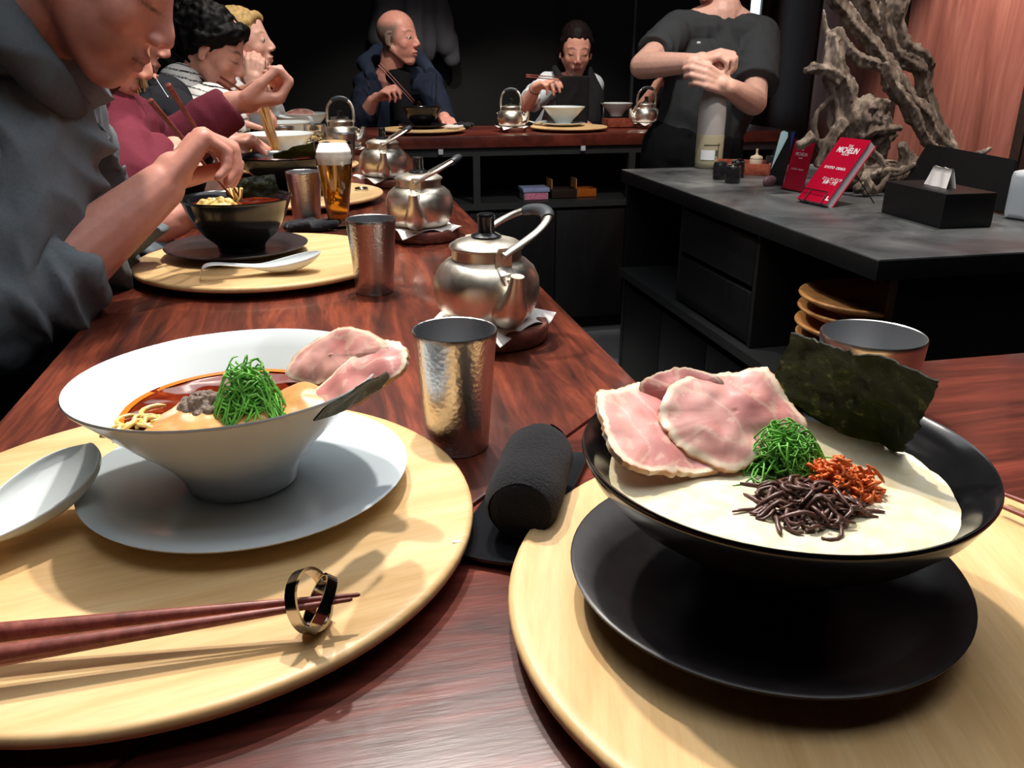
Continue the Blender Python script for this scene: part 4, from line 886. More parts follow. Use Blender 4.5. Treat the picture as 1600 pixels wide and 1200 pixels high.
o = obj('price_stand', [prism([(0, 0), (.07, 0), (.03, .06)], -.045, .045)], M['white_plastic'], origin=(0, 0, 0), bevel=.002); o.rotation_euler = (R(90), 0, R(60)); o.location = (wp[0] - .005, wp[1] - .075, SZ + .001); tag(o, 'small white wedge stand in front of the white payment device', 'stand')

# ---------------------------------------------------------------- driftwood sculpture
def limb(pts, rad, seed=0, lobes=5, tw=1.2, amp=.22, n=26):
    P = [V(*p) for p in pts]; Q = []; rr = []
    for i in range(len(P) - 1):
        a, b, c, d = P[max(i - 1, 0)], P[i], P[i + 1], P[min(i + 2, len(P) - 1)]
        for k in range(6):
            t = k / 6; Q.append(.5 * ((2 * b) + (-a + c) * t + (2 * a - 5 * b + 4 * c - d) * t * t + (-a + 3 * b - 3 * c + d) * t ** 3)); rr.append(rad[i] * (1 - t) + rad[i + 1] * t)
    Q.append(P[-1]); rr.append(rad[-1])
    Q = [q + V(noise.noise(Vector(q * 14 + seed)), noise.noise(Vector(q * 14 + seed + 5)), noise.noise(Vector(q * 14 + seed + 9))) * .010 for q in Q]
    rr = [r * (1 + .25 * noise.noise(Vector((i * .35, seed, 0)))) for i, r in enumerate(rr)]
    return tube(Q, rr, n, mod=lambda a, i: 1 + amp * math.sin(lobes * a + i * tw * .12 + seed) + amp * .6 * math.sin((lobes * 2 + 1) * a - i * .15 + seed * 2) + .15 * noise.noise(Vector((math.cos(a), math.sin(a), i * .3 + seed))))
DW = [
 ([(1.4755,2.1500,0.9791),(1.4356,2.1500,1.0617),(1.4094,2.1500,1.1383),(1.3710,2.1500,1.2209),(1.3490,2.1500,1.3009),(1.3409,2.1500,1.3291)], [.036,.034,.036,.030,.022,.016]),
 ([(1.3729,2.1300,1.2132),(1.3278,2.1300,1.2342),(1.2891,2.1300,1.2406),(1.2712,2.1300,1.2343)], [.020,.015,.012,.010]),
 ([(1.2978,2.1300,1.2454),(1.2835,2.1300,1.2533),(1.2765,2.1300,1.2502)], [.008,.008,.004]),
 ([(1.3799,2.1800,1.2612),(1.3659,2.1800,1.3142),(1.3434,2.1800,1.3363),(1.3278,2.1800,1.3644),(1.3259,2.1800,1.3893)], [.014,.012,.008,.006,.004]),
 ([(1.3565,2.1500,1.3135),(1.3663,2.1500,1.3355),(1.3909,2.1500,1.3011),(1.4417,2.1500,1.2612),(1.4972,2.1500,1.2450)], [.018,.016,.014,.016,.014]),
 ([(1.3509,2.2200,1.4757),(1.3936,2.2200,1.4221),(1.4412,2.2200,1.3672),(1.4993,2.2200,1.3158),(1.5551,2.2200,1.2613),(1.6111,2.2200,1.2019),(1.6890,2.2200,1.1230),(1.7679,2.2200,1.0502),(1.8456,2.2200,0.9936)], [.018,.019,.020,.018,.020,.027,.030,.026,.020]),
 ([(1.4986,2.1200,1.2612),(1.5197,2.1200,1.2209),(1.5600,2.1200,1.1748),(1.6203,2.1200,1.1122),(1.6743,2.1200,1.0478),(1.7527,2.1200,1.0022)], [.008,.013,.015,.014,.012,.008]),
 ([(1.5628,2.2400,1.5128),(1.5766,2.2400,1.4180),(1.5888,2.2400,1.3530),(1.6151,2.2400,1.3001),(1.6712,2.2400,1.2664),(1.7024,2.2400,1.2356),(1.7236,2.2400,1.1834),(1.7616,2.2400,1.1031),(1.8274,2.2400,1.0291),(1.8643,2.2400,0.9817)], [.040,.037,.030,.030,.034,.026,.020,.022,.022,.016]),
 ([(1.6111,2.2400,1.2782),(1.6518,2.2400,1.2596),(1.6857,2.2400,1.2562)], [.03,.02,.012]),
 ([(1.4727,2.2600,1.5128),(1.4933,2.2600,1.4501),(1.5283,2.2600,1.3861),(1.5694,2.2600,1.3370),(1.6119,2.2600,1.2953)], [.04,.04,.030,.02,.016]),
 ([(1.4577,2.1300,1.0884),(1.4658,2.1300,1.1220),(1.4892,2.1300,1.1351),(1.5205,2.1300,1.1044),(1.5392,2.1300,1.0786)], [.030,.036,.034,.030,.02]),
 ([(1.4534,2.1000,1.1436),(1.4544,2.1000,1.1600)], [.012,.006]), ([(1.4813,2.1000,1.1400),(1.4828,2.1000,1.1531)], [.010,.005]), ([(1.5055,2.1000,1.1149),(1.5191,2.1000,1.1263)], [.010,.003]),
 ([(1.4412,2.1000,1.0673),(1.4779,2.1000,1.0818),(1.5259,2.1000,1.0895),(1.5619,2.1000,1.0889)], [.012,.012,.011,.008]),
 ([(1.4894,2.1400,1.0009),(1.5070,2.1400,1.0388),(1.5354,2.1400,1.0608),(1.5729,2.1400,1.0774)], [.034,.036,.030,.02]),
 ([(1.5824,2.1000,0.9821),(1.5831,2.1000,1.0203),(1.5620,2.1000,1.0465)], [.014,.014,.010]),
 ([(1.4199,2.1400,0.9322),(1.3702,2.1400,0.9950),(1.3245,2.1400,1.0645),(1.3249,2.1400,1.1149),(1.3471,2.1400,1.1478),(1.3626,2.1400,1.1723)], [.014,.013,.010,.007,.006,.006]),
 ([(1.3297,2.1200,0.9861),(1.3522,2.1200,1.0318),(1.3737,2.1200,1.0821),(1.3937,2.1200,1.1152)], [.014,.016,.018,.014]),
 ([(1.2402,2.0800,1.0429),(1.2632,2.0800,1.0540),(1.2798,2.0800,1.0701),(1.2701,2.0800,1.0588)], [.010,.016,.014,.01]),
 ([(1.4707,2.0600,0.9672),(1.5182,2.0600,0.9779),(1.5663,2.0600,0.9870),(1.6139,2.0600,0.9996)], [.010,.013,.010,.005]),
 ([(1.4300,2.0400,1.0427),(1.4571,2.0400,1.0205),(1.4806,2.0400,0.9982),(1.4686,2.0400,0.9782)], [.009,.008,.007,.006]),
 ([(1.3906,2.0200,0.9356),(1.4213,2.0200,0.9482),(1.4555,2.0200,0.9302),(1.4744,2.0200,0.9551),(1.4893,2.0200,0.9800)], [.012,.012,.010,.007,.005]),
 ([(1.4080,2.0000,0.9244),(1.4149,2.0000,0.9511),(1.3999,2.0000,0.9715)], [.007,.011,.008]),
 ([(1.3895,2.0400,0.9634),(1.4077,2.0400,0.9933),(1.3952,2.0400,1.0219)], [.015,.013,.009]),
 ([(1.8821,2.2000,0.9744),(1.9067,2.2000,0.9924),(1.9366,2.2000,1.0065),(1.9620,2.2000,1.0208)], [.013,.011,.008,.004]),
 ([(1.7423,2.2200,0.9644),(1.8304,2.2200,0.9622),(1.9154,2.2200,0.9789)], [.02,.018,.012]),
 ([(1.7006,2.2000,0.9897),(1.6541,2.2000,0.9542),(1.6189,2.2000,0.9146)], [.024,.028,.03]),
]
gs = [limb(p, r, i * 1.7) for i, (p, r) in enumerate(DW)]
gs += [ell((1.50, 2.16, SZ + .035), (.14, .09, .045)), ell((1.62, 2.2, SZ + .03), (.12, .07, .04))]
g = cat(gs); g[0][:, 2] = np.maximum(g[0][:, 2], SZ + .001)
dr = remesh('driftwood', [g], .0042, M['drift'], it=1, disp=lambda P: .0045 * nz(P, 60, 2, (1, 1, .35)) + .003 * nz(P, 150, 5, (1, 1, .3)))
tag(dr, 'large gnarled grey-brown driftwood sculpture standing on the island', 'driftwood')

# ---------------------------------------------------------------- back of the room
o = obj('light_strip', [bb((2.3195,4.5000,1.3760)[0], (2.3650,4.5000,1.3762)[0], 4.5, 4.52, T + .0005, 2.74)], M['strip']); tag(o, 'narrow vertical white light strip behind the server', 'light')
o = obj('door_post', [bb((2.3688,4.5000,1.3762)[0] + .002, (2.3916,4.5000,1.3764)[0] + .01, 4.49, 4.53, .2, 2.74)], M['frame_dark'], smooth=False); tag(o, 'dark upright post beside the white light strip', 'post')
o = obj('steel_pole', [bb((1.8425,5.0000,1.3851)[0] - .008, (1.8425,5.0000,1.3851)[0] + .008, 5.0, 5.016, .2, 2.74)], M['frame_metal'], smooth=False); tag(o, 'thin grey vertical pole against the black back wall', 'pole')

# ================================================================ people
SK = {'fair': (226, 164, 142), 'pale': (232, 180, 160), 'tan': (206, 140, 110), 'ruddy': (220, 154, 136)}
def Vv(p): return np.array(p, float)
def smooth_union(gs, voxel, it):
    me = mesh('tmp', cat(gs)); o = bpy.data.objects.new('tmp', me); col.objects.link(o)
    m = o.modifiers.new('r', 'REMESH'); m.mode = 'VOXEL'; m.voxel_size = voxel; s = o.modifiers.new('s', 'SMOOTH'); s.factor = .5; s.iterations = it
    dg = bpy.context.evaluated_depsgraph_get(); m2 = bpy.data.meshes.new_from_object(o.evaluated_get(dg)); bpy.data.objects.remove(o); bpy.data.meshes.remove(me)
    v = [tuple(q.co) for q in m2.vertices]; f = [tuple(q.vertices) for q in m2.polygons]; bpy.data.meshes.remove(m2); return np.array(v), f
class Person:
    def __init__(s, name_label, skin, hp, fwd, up=(0, 0, 1), hs=1.0, lip=(176, 96, 92), brow=(90, 60, 46), stubble=0, root=None, lid=1):
        s.base = []; s.hp = Vv(hp); s.X = nrm(fwd); u = Vv(up); s.Z = nrm(u - s.X * (u @ s.X)); s.Y = np.cross(s.Z, s.X); s.s = hs
        s.g = []; s.skin = np.array(srgb(*SK[skin])); s.lip = np.array(srgb(*lip)); s.brow = np.array(srgb(*brow)); s.stub = stubble
        s.root = thing('person', tuple(root), name_label, 'person'); s.scalp = None; s.lid = lid
    def L(s, x, y, z): return s.hp + (s.X * x + s.Y * y + s.Z * z) * s.s
    def E(s, c, r, nu=16, nv=10): s.g.append(ell(s.L(*c), tuple(q * s.s for q in r), s.X, s.Y, nu, nv))
    def Cp(s, a, b, ra, rb): s.g.append(cap(s.L(*a), s.L(*b), ra * s.s, rb * s.s))
    def head(s, fat=1.0, bald=False, ears=True):
        g0 = s.g; s.g = s.base          # soft forms, smoothed strongly
        s.E((-.014, 0, .036), (.094, .075, .084), 24, 16); s.E((.020, 0, .010), (.070, .066, .070), 24, 16)
        s.E((.036, 0, -.044), (.052 * fat, .052 * fat, .062), 20, 14); s.E((.058, 0, -.020), (.034, .046, .052), 20, 14)
        s.E((.064, 0, -.096), (.026, .026, .020)); s.Cp((-.005, .052, -.045), (.058, .020, -.098), .018, .015); s.Cp((-.005, -.052, -.045), (.058, -.020, -.098), .018, .015)
        for k in (-1, 1):
            s.E((.052, k * .036, -.024), (.027, .025, .030)); s.Cp((.072, k * .014, .031), (.060, k * .046, .029), .012, .010)
        s.Cp((.080, 0, .026), (.100, 0, -.016), .009, .011); s.E((.082, 0, -.060), (.016, .025, .021)); s.E((.076, 0, -.086), (.017, .018, .013))
        s.g = g0                        # fine features
        for k in (-1, 1):
            s.E((.0695, k * .031, .008), (.0135, .0150, .0105)); s.E((.0985, k * .0115, -.029), (.0095, .0070, .0072))
            if ears:
                s.g.append(ell(s.L(-.008, k * .078, -.008), tuple(q * s.s for q in (.015, .006, .031)), s.X + s.Y * k * -.25, s.Y))
                s.g.append(ell(s.L(-.002, k * .076, -.030), tuple(q * s.s for q in (.009, .006, .011)), s.X, s.Y))
                s.Cp((-.016, k * .081, .018), (.004, k * .080, .020), .0045, .004); s.Cp((-.020, k * .082, .012), (-.014, k * .080, -.022), .0045, .004)
        s.Cp((.086, 0, .012), (.105, 0, -.016), .0070, .0092); s.E((.1065, 0, -.022), (.0105, .0100, .0090))
        s.Cp((.092, -.017, -.0570), (.0985, 0, -.0535), .0042, .0056); s.Cp((.092, .017, -.0570), (.0985, 0, -.0535), .0042, .0056)
        s.Cp((.090, -.013, -.0665), (.0950, 0, -.0690), .0052, .0066); s.Cp((.090, .013, -.0665), (.0950, 0, -.0690), .0052, .0066)
    def neck(s, base, r=.056):
        s.base += chain([s.L(-.020, 0, -.045), s.L(-.028, 0, -.085) * .6 + Vv(base) * .4, Vv(base)], [.055 * s.s, r, r * 1.12])
    def eyes(s, pink=0):
        for k in (-1, 1):
            e = obj('eye', [ell(s.L(.0715, k * .031, .0060), .0118 * s.s, s.X, s.Y, 16, 12)], M_EYE, s.root)
            obj('iris', [ell(s.L(.0815, k * .031, .0050), tuple(q * s.s for q in (.0028, .0055, .0055)), s.X, s.Y, 14, 8)], M_IRIS, e)
    def hand(s, wr, d, n, side, curl=(30, 45, 30), thumb=(.6, .6, .5), k=1.0, spread=.006, curls=None, tk=(18, 30)):
        wr = Vv(wr); d = nrm(d); n = nrm(Vv(n) - d * (Vv(n) @ d)); t = np.cross(d, n) * side
        off = [.027, .009, -.009, -.026]; pl = [.088, .092, .087, .078]; fl = [(.042, .026, .020), (.046, .030, .021), (.043, .028, .020), (.034, .021, .018)]
        tips = []
        for i in range(4):
            c = curls[i] if curls else curl; kn = wr + d * pl[i] * k + t * off[i] * k
            s.g.append(cap(wr + t * off[i] * .55 * k + d * .006, kn - n * -.002, .0145 * k, .0118 * k))
            s.g.append(cap(wr + t * off[i] * .6 * k + d * .03 + n * .006, kn + n * .004 - d * .012, .013 * k, .0108 * k))
            a = 0; p = kn; rr = [.0104, .0094, .0084, .0070]
            if i == 3: rr = [q * .88 for q in rr]
            for j in range(3):
                a += R(c[j]); dd = d * math.cos(a) + n * math.sin(a) + t * (off[i] / .027) * spread * 8 * (1 if j == 0 else .3); dd = nrm(dd)
                q = p + dd * fl[i][j] * k; s.g.append(cap(p, q, rr[j] * k, rr[j + 1] * k, 12)); p = q
            tips.append(p)
        b = wr + d * .022 * k + t * .022 * k + n * .006; td = nrm(d * thumb[0] + t * thumb[1] + n * thumb[2])
        m = b + td * .042 * k; s.g.append(cap(b, m, .0165 * k, .0125 * k)); td2 = nrm(td + d * math.sin(R(tk[0])) + n * .15 - t * math.sin(R(tk[1])) * .6)
        q = m + td2 * .032 * k; s.g.append(cap(m, q, .0118 * k, .0105 * k)); td3 = nrm(td2 + d * .2 - t * .35 + n * .1); q2 = q + td3 * .026 * k; s.g.append(cap(q, q2, .0105 * k, .0080 * k))
        s.g.append(cap(wr - d * .012, wr + d * .03, .0235 * k, .024 * k)); return tips + [q2]
    def arm(s, sh, el, wr, r=(.050, .043, .029)):
        sh, el, wr = Vv(sh), Vv(el), Vv(wr); s.g += chain([sh, (sh + el) / 2, el], [r[0], r[0] * .92, r[1]]); m = el + (wr - el) * .3; s.g += chain([el, m, wr], [r[1], r[1] * .98, r[2]])
    def trunk(s, nb, c, pv, shs, r=(.115, .10), legs=None):
        nb, c, pv = Vv(nb), Vv(c), Vv(pv); a, b = Vv(shs[0]), Vv(shs[1])
        s.g += chain([a, nb, b], [.052, .062, .052]); s.g += [cap(c + (a - nb) * .4, pv + (a - nb) * .3, r[0], r[1]), cap(c + (b - nb) * .4, pv + (b - nb) * .3, r[0], r[1])]
        s.g += [cap(nb, c, .075, r[0])]
        for h, k, f in (legs or []): s.g += chain([h, k, f], [.080, .058, .040]); s.g += [cap(f, Vv(f) + V(.1, 0, -.0) * 1.0, .036, .030)]
    def build(s, vox=.0045, it=3):
        lip, brow, skin, stub, scalp = s.lip, s.brow, s.skin, s.stub, s.scalp
        def colf(P):
            q = (P - s.hp) / s.s; x, y, z = q @ s.X, q @ s.Y, q @ s.Z; o = np.tile(skin, (len(P), 1)); inh = (np.abs(x) < .14) & (np.abs(y) < .1) & (z > -.13) & (z < .14)
            def blend(m, c): o[:] = o * (1 - m[:, None]) + np.array(c) * m[:, None]
            blend(np.where(inh, np.clip(1 - np.hypot((np.abs(y) - .038) / .030, (z + .028) / .026), 0, 1) * .45 * (x > .03), 0), skin * V(.96, .62, .60))
            blend(np.where(inh, np.clip(1 - np.hypot(y / .018, (z + .026) / .016), 0, 1) * .5 * (x > .09), 0), skin * V(.95, .58, .55))
            if stub: blend(np.where(inh & (x > .0) & (z < -.04), np.clip((-.036 - z) / .02, 0, 1) * stub, 0), skin * V(.45, .42, .42))
            blend(np.where(inh & (x > .088), np.clip(1.25 - np.hypot(y / .024, (z + .0615) / .0125), 0, 1), 0), lip)
            blend(np.where(inh & (x > .088) & (np.abs(z + .0612) < .0016) & (np.abs(y) < .022), .8, 0), lip * .3)
            blend(np.where(inh & (x > .045), np.clip(1.4 - np.hypot((np.abs(y) - .032) / .020, (z - .034 + np.abs(np.abs(y) - .030) * .25) / .0042), 0, 1) * .85, 0), brow)
            if s.lid: blend(np.where(inh & (x > .055), np.clip(1.5 - np.hypot((np.abs(y) - .031) / .015, (z - .0015) / .0022), 0, 1) * .85, 0), brow * .4)
            if scalp is not None: blend(scalp(x, y, z) * inh, np.array(srgb(112, 98, 88)))
            return o
        s.body = None
        soft = smooth_union(s.base, vox, 14)
        s.body = remesh('body', [soft] + s.g, vox, M['skin'], s.root, it, None, colf); return s.body
    def cloth(s, name, gs, rgb, vox=.007, fold=.008, fs=9, seed=0, it=3, asp=(1, 1, .45), colf=None, label=None, m='fabric', fd=(.8, .5, .35), fk=75):
        def disp(P):
            a = nz(P, fs, seed, asp); b = nz(P, fs * 2.3, seed + 7, asp); c_ = nz(P, 5, seed + 2); d_ = nz(P, 4, seed + 11)
            w_ = 1 - np.abs(np.sin(P @ np.array(fd) * fk * .5 + 5.5 * c_ + 1.5 * a)) * 2
            return fold * (.45 * (1 - 2 * np.abs(a)) + .3 * (1 - 2 * np.abs(b)) + .75 * w_ * np.clip(.45 + d_ * 1.6, 0, 1))
        c = np.array(srgb(*rgb)); o = remesh(name, gs, vox, M[m], s.root, it, disp, colf or (lambda P: np.tile(c, (len(P), 1))))
        if label: o['label'] = label
        return o
    def hair(s, gs, rgb, vox=.005, amp=.004, fs=60, asp=(1, 1, .3), it=1, name='hair', var=.35, seed=0):
        c = np.array(srgb(*rgb))
        return remesh(name, gs, vox, M['hair_mat'], s.root, it, lambda P: amp * nz(P, fs, seed, asp), lambda P: c * (1 + var * nz(P, fs * 1.5, seed + 3, asp))[:, None])
    def locks(s, name, starts, rgb, r=.0022, n=7):
        me = [tube(p, [r] * (len(p) - 1) + [r * .4], 6) for p in starts]; g = cat(me); c = np.array(srgb(*rgb))
        m_ = mesh(name, g); setcol(m_, c * (1 + .3 * nz(g[0], 30, 2))[:, None]); return finish(name, m_, M['hair_mat'], s.root, None, True, 180)
M_EYE = mat('eye white', (.75, .70, .66), .15); M_IRIS = mat('eye iris', (.03, .02, .015), .1)
def cone(a, b, ra, rb, n=24, up=None): return tube([a, (Vv(a) + Vv(b)) / 2, b], [ra, (ra + rb) / 2, rb], n, up=up)

# ---- man in the grey hoodie, nearest diner
p = Person('person in a grey hoodie bending over a deep black bowl, holding chopsticks', 'ruddy', (-0.2495,1.1952,1.3638), V(.80, -.08, -.60), V(.6, .05, .8), 1.0, lip=(168, 98, 92), stubble=.45, root=(-.55, 1.15, .2))
p.head(1.08)
nb = (-0.3765,1.2764,1.2761); p.neck(nb, .066)
shR = Vv((-0.3778,1.2153,1.1770)); elR = Vv((-0.3855,1.1148,0.9749)); wrR = Vv((-0.2142,1.2153,1.1024)); shL = Vv((-0.4757,1.6678,1.1828)); elL = Vv((-0.4273,1.5966,0.9477)); wrL = Vv((-0.2657,1.6003,0.9919))
p.trunk(nb, V(-.53, 1.18, 1.02), V(-.68, 1.15, .72), (shR, shL), (.12, .12), [((-.66, 1.05, .70), (-.30, 1.05, .66), (-.32, 1.05, .24)), ((-.66, 1.28, .70), (-.30, 1.30, .66), (-.32, 1.30, .24))])
p.arm(shR, elR, wrR, (.055, .050, .031)); p.arm(shL, elL, wrL)
tips = p.hand(wrR, Vv((-0.1625,1.2614,1.1641)) - wrR, V(.80, .25, -.6), 1, curls=[(62, 62, 30), (68, 66, 34), (74, 66, 38), (80, 66, 40)], thumb=(.75, .20, .6), k=1.06, spread=.001)
p.hand(wrL, V(.75, .1, .35), V(0, -.3, -1), 1, curl=(25, 35, 25))
p.build(.0034, 3)
gs = [cap(V(-.50, 1.20, 1.10), V(-.68, 1.17, .72), .165, .17), cap((-0.3729,1.3746,1.1382), (-0.3480,1.3135,0.9982), .075, .075), cap((-0.3759,1.3290,1.2153), (-0.3668,1.3521,1.1402), .07, .075), cap(shR + V(-.06, .10, -.08), shL + V(-.05, -.06, -.06), .105, .10), cap(nb, V(-.52, 1.2, 1.05), .10, .15)]
gs += chain([shR, (shR + elR) / 2 + V(-.015, 0, 0), elR + V(-.02, 0, .01)], [.082, .083, .075]); cf = elR + (wrR - elR) * .34
gs += [cap(elR + V(-.02, 0, .01), elR + (wrR - elR) * .14, .076, .064), cone(elR + (wrR - elR) * .08, cf, .066, .0575)]
gs += chain([shL, elL, elL + (wrL - elL) * .35], [.075, .068, .055])
gs += [cap((-0.3914,1.2570,1.3020), (-0.3503,1.2739,1.2290), .030, .034), cap((-0.3503,1.2739,1.2290), (-0.3352,1.3242,1.1982), .034, .026), cap((-0.4441,1.3403,1.2887), (-0.3925,1.3088,1.1830), .06, .05)]
ca = nrm(wrR - elR)
cz = [(-.085, .0600), (-.080, .0625), (-.04, .0625), (-.004, .0600), (.001, .0585), (.001, .0545), (-.03, .053)]
cu = tube([cf + ca * q for q, r_ in cz], [r_ for q, r_ in cz], 40, caps=False); c_me = mesh('cuff', cu); setcol(c_me, np.tile(np.array(srgb(104, 112, 118)), (len(cu[0]), 1)))
SG = (112, 120, 126)
p.cloth('hoodie', gs, SG, .005, .038, 8, 3, 1, (1, 1, .5), fd=(.9, .2, .42), fk=120, label='slate-grey cotton hoodie with sleeves pushed to the elbow')
finish('cuff', c_me, M['fabric'], p.root, None, True, 50)
gs = [tube([(-0.3771,1.1413,1.3506), (-0.3523,1.1212,1.3139), (-0.3308,1.1245,1.2789), (-0.3140,1.1401,1.2444), (-0.3016,1.1700,1.2159), (-0.3028,1.2290,1.1979)], [.036, .040, .038, .034, .026, .014], 16, flat=.6), tube([(-0.3902,1.3282,1.3434), (-0.3681,1.3251,1.2927), (-0.3502,1.3473,1.2482), (-0.3400,1.3752,1.2133)], [.03, .03, .024, .014], 14)]
p.cloth('hood', gs, (86, 92, 97), .005, .004, 12, 5, 2)
p.hair([ell(p.L(-.03, 0, .06), (.105 * p.s, .085 * p.s, .08 * p.s), p.X, p.Y)], (84, 64, 50), .005)
gs = [cap((-.68, 1.05, .70), (-.28, 1.05, .66), .10, .078), cap((-.28, 1.05, .66), (-.32, 1.05, .30), .072, .06), cap((-.68, 1.28, .70), (-.28, 1.30, .66), .10, .078), cap((-.28, 1.30, .66), (-.32, 1.30, .30), .072, .06), cap((-.72, 1.05, .70), (-.72, 1.28, .70), .12, .12)]
p.cloth('jeans', gs, (34, 42, 62), .009, .004, 12, 8, 2)
tip = V(*(-0.1401,1.4282,1.0572))
chopstick((-0.1967,1.2734,1.2306), tuple(tip + V(.004, 0, 0)), 'chopstick nearer the camera in the hand of the man in the grey hoodie', .0042, .0016)
chopstick((-0.2280,1.3050,1.2099), tuple(tip + V(-.006, .004, -.004)), 'chopstick with its end farther left in the hand of the hooded man', .0042, .0016)
o = obj('noodle_bundle', [tube([tuple(tip + V(.012 * math.sin(k), .010 * math.cos(k * 1.7), .012)), tuple(tip + V(.008 * math.sin(k), .006, -.004)), tuple(tip + V(-.022 + .018 * math.sin(k * 2.1), -.008 * k * .3, -.018))], .0018, 8) for k in range(8)], M['noodle'], ang=180)
tag(o, 'noodles gripped by the chopsticks of the man in the grey hoodie', 'noodles', kind='stuff')

# ---- person in the maroon sweater
p = Person('person in a maroon sweatshirt lifting noodles, face hidden behind the hooded man', 'fair', (-0.3925,1.8101,1.3109), V(.8, .1, -.5), V(.5, 0, .85), 1.0, root=(-.5, 1.75, .2))
p.head(); nb = (-0.4660,1.8858,1.1840); p.neck(nb)
sR = Vv((-0.4103,1.8226,1.1389)); eR = Vv((-0.3509,1.6949,1.0441)); wR = Vv((-0.3142,1.8275,1.0942)); sL = Vv((-0.4101,2.0621,1.1058)); eL = Vv((-0.3248,2.0327,1.0792)); wL = Vv((-0.1788,2.0491,1.1743))
p.trunk(nb, V(-.50, 1.80, 1.0), V(-.60, 1.75, .72), (sR, sL), (.10, .11), [((-.6, 1.68, .70), (-.28, 1.68, .66), (-.30, 1.68, .24)), ((-.6, 1.88, .70), (-.28, 1.88, .66), (-.30, 1.88, .24))])
p.arm(sR, eR, wR, (.045, .038, .026)); p.arm(sL, eL, wL, (.045, .038, .026)); p.hand(wR, V(.9, 0, .1), V(0, -.2, -1), -1)
p.hand(wL, Vv((-0.1212,2.0590,1.1761)) - wL, V(.2, .2, 1), 1, curls=[(50, 70, 40), (55, 75, 40), (58, 75, 40), (60, 70, 40)], thumb=(.75, .2, .6), k=1.05)
p.build(.0045)
gs = [cap(V(-.48, 1.76, 1.03), V(-.60, 1.75, .72), .13, .15), cap(sR, sL, .085, .08), cap(nb, V(-.50, 1.76, 1.03), .07, .12)]
gs += chain([sR, eR, eR + (wR - eR) * .8], [.072, .068, .045]) + chain([sL, eL, eL + (wL - eL) * .5], [.066, .060, .052]) + [cone(eL + (wL - eL) * .4, eL + (wL - eL) * .93, .054, .046)]
p.cloth('sweatshirt', gs, (112, 44, 58), .006, .007, 10, 12, 3)
p.hair([ell(p.L(-.03, 0, .02), (.11, .095, .12), p.X, p.Y), cap((-0.4132,1.7554,1.2445), (-0.3923,1.7789,1.2049), .045, .025), cap((-0.3904,1.7503,1.2445), (-0.3743,1.8043,1.2235), .035, .02)], (86, 58, 44), .006, .008, 40)
p.cloth('trousers', [cap((-.62, 1.68, .70), (-.28, 1.68, .66), .09, .07), cap((-.28, 1.68, .66), (-.30, 1.68, .3), .065, .055), cap((-.62, 1.88, .70), (-.28, 1.88, .66), .09, .07), cap((-.28, 1.88, .66), (-.30, 1.88, .3), .065, .055), cap((-.64, 1.66, .72), (-.64, 1.9, .72), .1, .1)], (24, 24, 28), .01, .004)
# noodles hanging from the lifted chopsticks into the white bowl
gs = []
for k in range(14):
    a = Vv((-0.1395,2.1000,1.1857)) + V(.012 * math.sin(k * 1.9), .02 * math.cos(k), 0); b = Vv((-0.1256,2.6200,1.0101)) + V(.010 * math.sin(k * 2.3), .02 * math.cos(k * 1.3), 0)
    gs.append(tube([a, a * .75 + b * .25 + V(.004 * math.sin(k), 0, .02), a * .4 + b * .6 + V(.003 * math.cos(k), 0, .01), b], .0032, 8))
o = obj('lifted_noodles', gs, M['noodle'], ang=180); tag(o, 'strands of noodles lifted from the white bowl by the maroon-sleeved person', 'noodles', kind='stuff')
chopstick((-0.2131,2.1434,1.2266), Vv((-0.1241,2.2914,1.1512)), 'upper chopstick lifting noodles in the hand with the maroon sleeve')
chopstick((-0.2213,2.1408,1.2156), Vv((-0.1314,2.2882,1.1392)), 'lower chopstick lifting noodles in the hand with the maroon sleeve')

# ---- person with the necklace
p = Person('person with long light-brown hair, black top and pendant necklace, behind the hooded man', 'fair', (-0.4359,2.3268,1.3429), V(.88, -.05, -.45), V(.45, 0, .9), 1.0, root=(-.5, 2.3, .2), brow=(120, 86, 60))
p.head(); nb = (-0.4681,2.4092,1.2003); p.neck(nb)
sR = Vv((-0.4487,2.3112,1.1582)); eR = Vv((-0.3679,2.1521,1.0793)); wR = Vv((-0.2493,2.1806,1.0789)); sL = Vv((-0.4127,2.6316,1.1551)); eL = Vv((-0.3537,2.5804,1.0590)); wL = Vv((-0.2743,2.5628,1.0590))
p.trunk(nb, V(-.42, 2.28, 1.02), V(-.55, 2.28, .72), (sR, sL), (.095, .11), [((-.55, 2.2, .70), (-.28, 2.2, .66), (-.30, 2.2, .24)), ((-.55, 2.38, .70), (-.28, 2.38, .66), (-.30, 2.38, .24))])
p.arm(sR, eR, wR, (.042, .036, .025)); p.arm(sL, eL, wL, (.042, .036, .025)); p.hand(wL, V(.9, 0, -.1), V(0, 0, -1), 1)
p.hand(wR, V(.95, .1, .05), V(.1, .2, -1), -1, curls=[(55, 70, 40)] * 4, thumb=(.8, .2, .4)); p.build(.0045)
gs = [cap(V(-.38, 2.26, 1.08), V(-.55, 2.26, .72), .125, .14), cap(sR, sL, .07, .07), cap(V(*(-0.4419,2.3726,1.1783)), V(-.40, 2.26, 1.05), .065, .12)] + chain([sR, eR, eR + (wR - eR) * .5], [.056, .052, .042]) + chain([sL, eL, eL + (wL - eL) * .7], [.056, .05, .038])
p.cloth('black_top', gs, (26, 28, 34), .007, .004, 12, 22)
gs = [ell(p.L(-.035, 0, .03), (.10, .09, .11), p.X, p.Y), cap(p.L(-.02, -.05, .06), p.L(.05, -.055, .085), .035, .02), cap(p.L(-.02, .05, .06), p.L(.05, .055, .085), .035, .02)]
p.hair(gs, (118, 84, 58), .006, .006, 50)
rr = random.Random(3); st = []
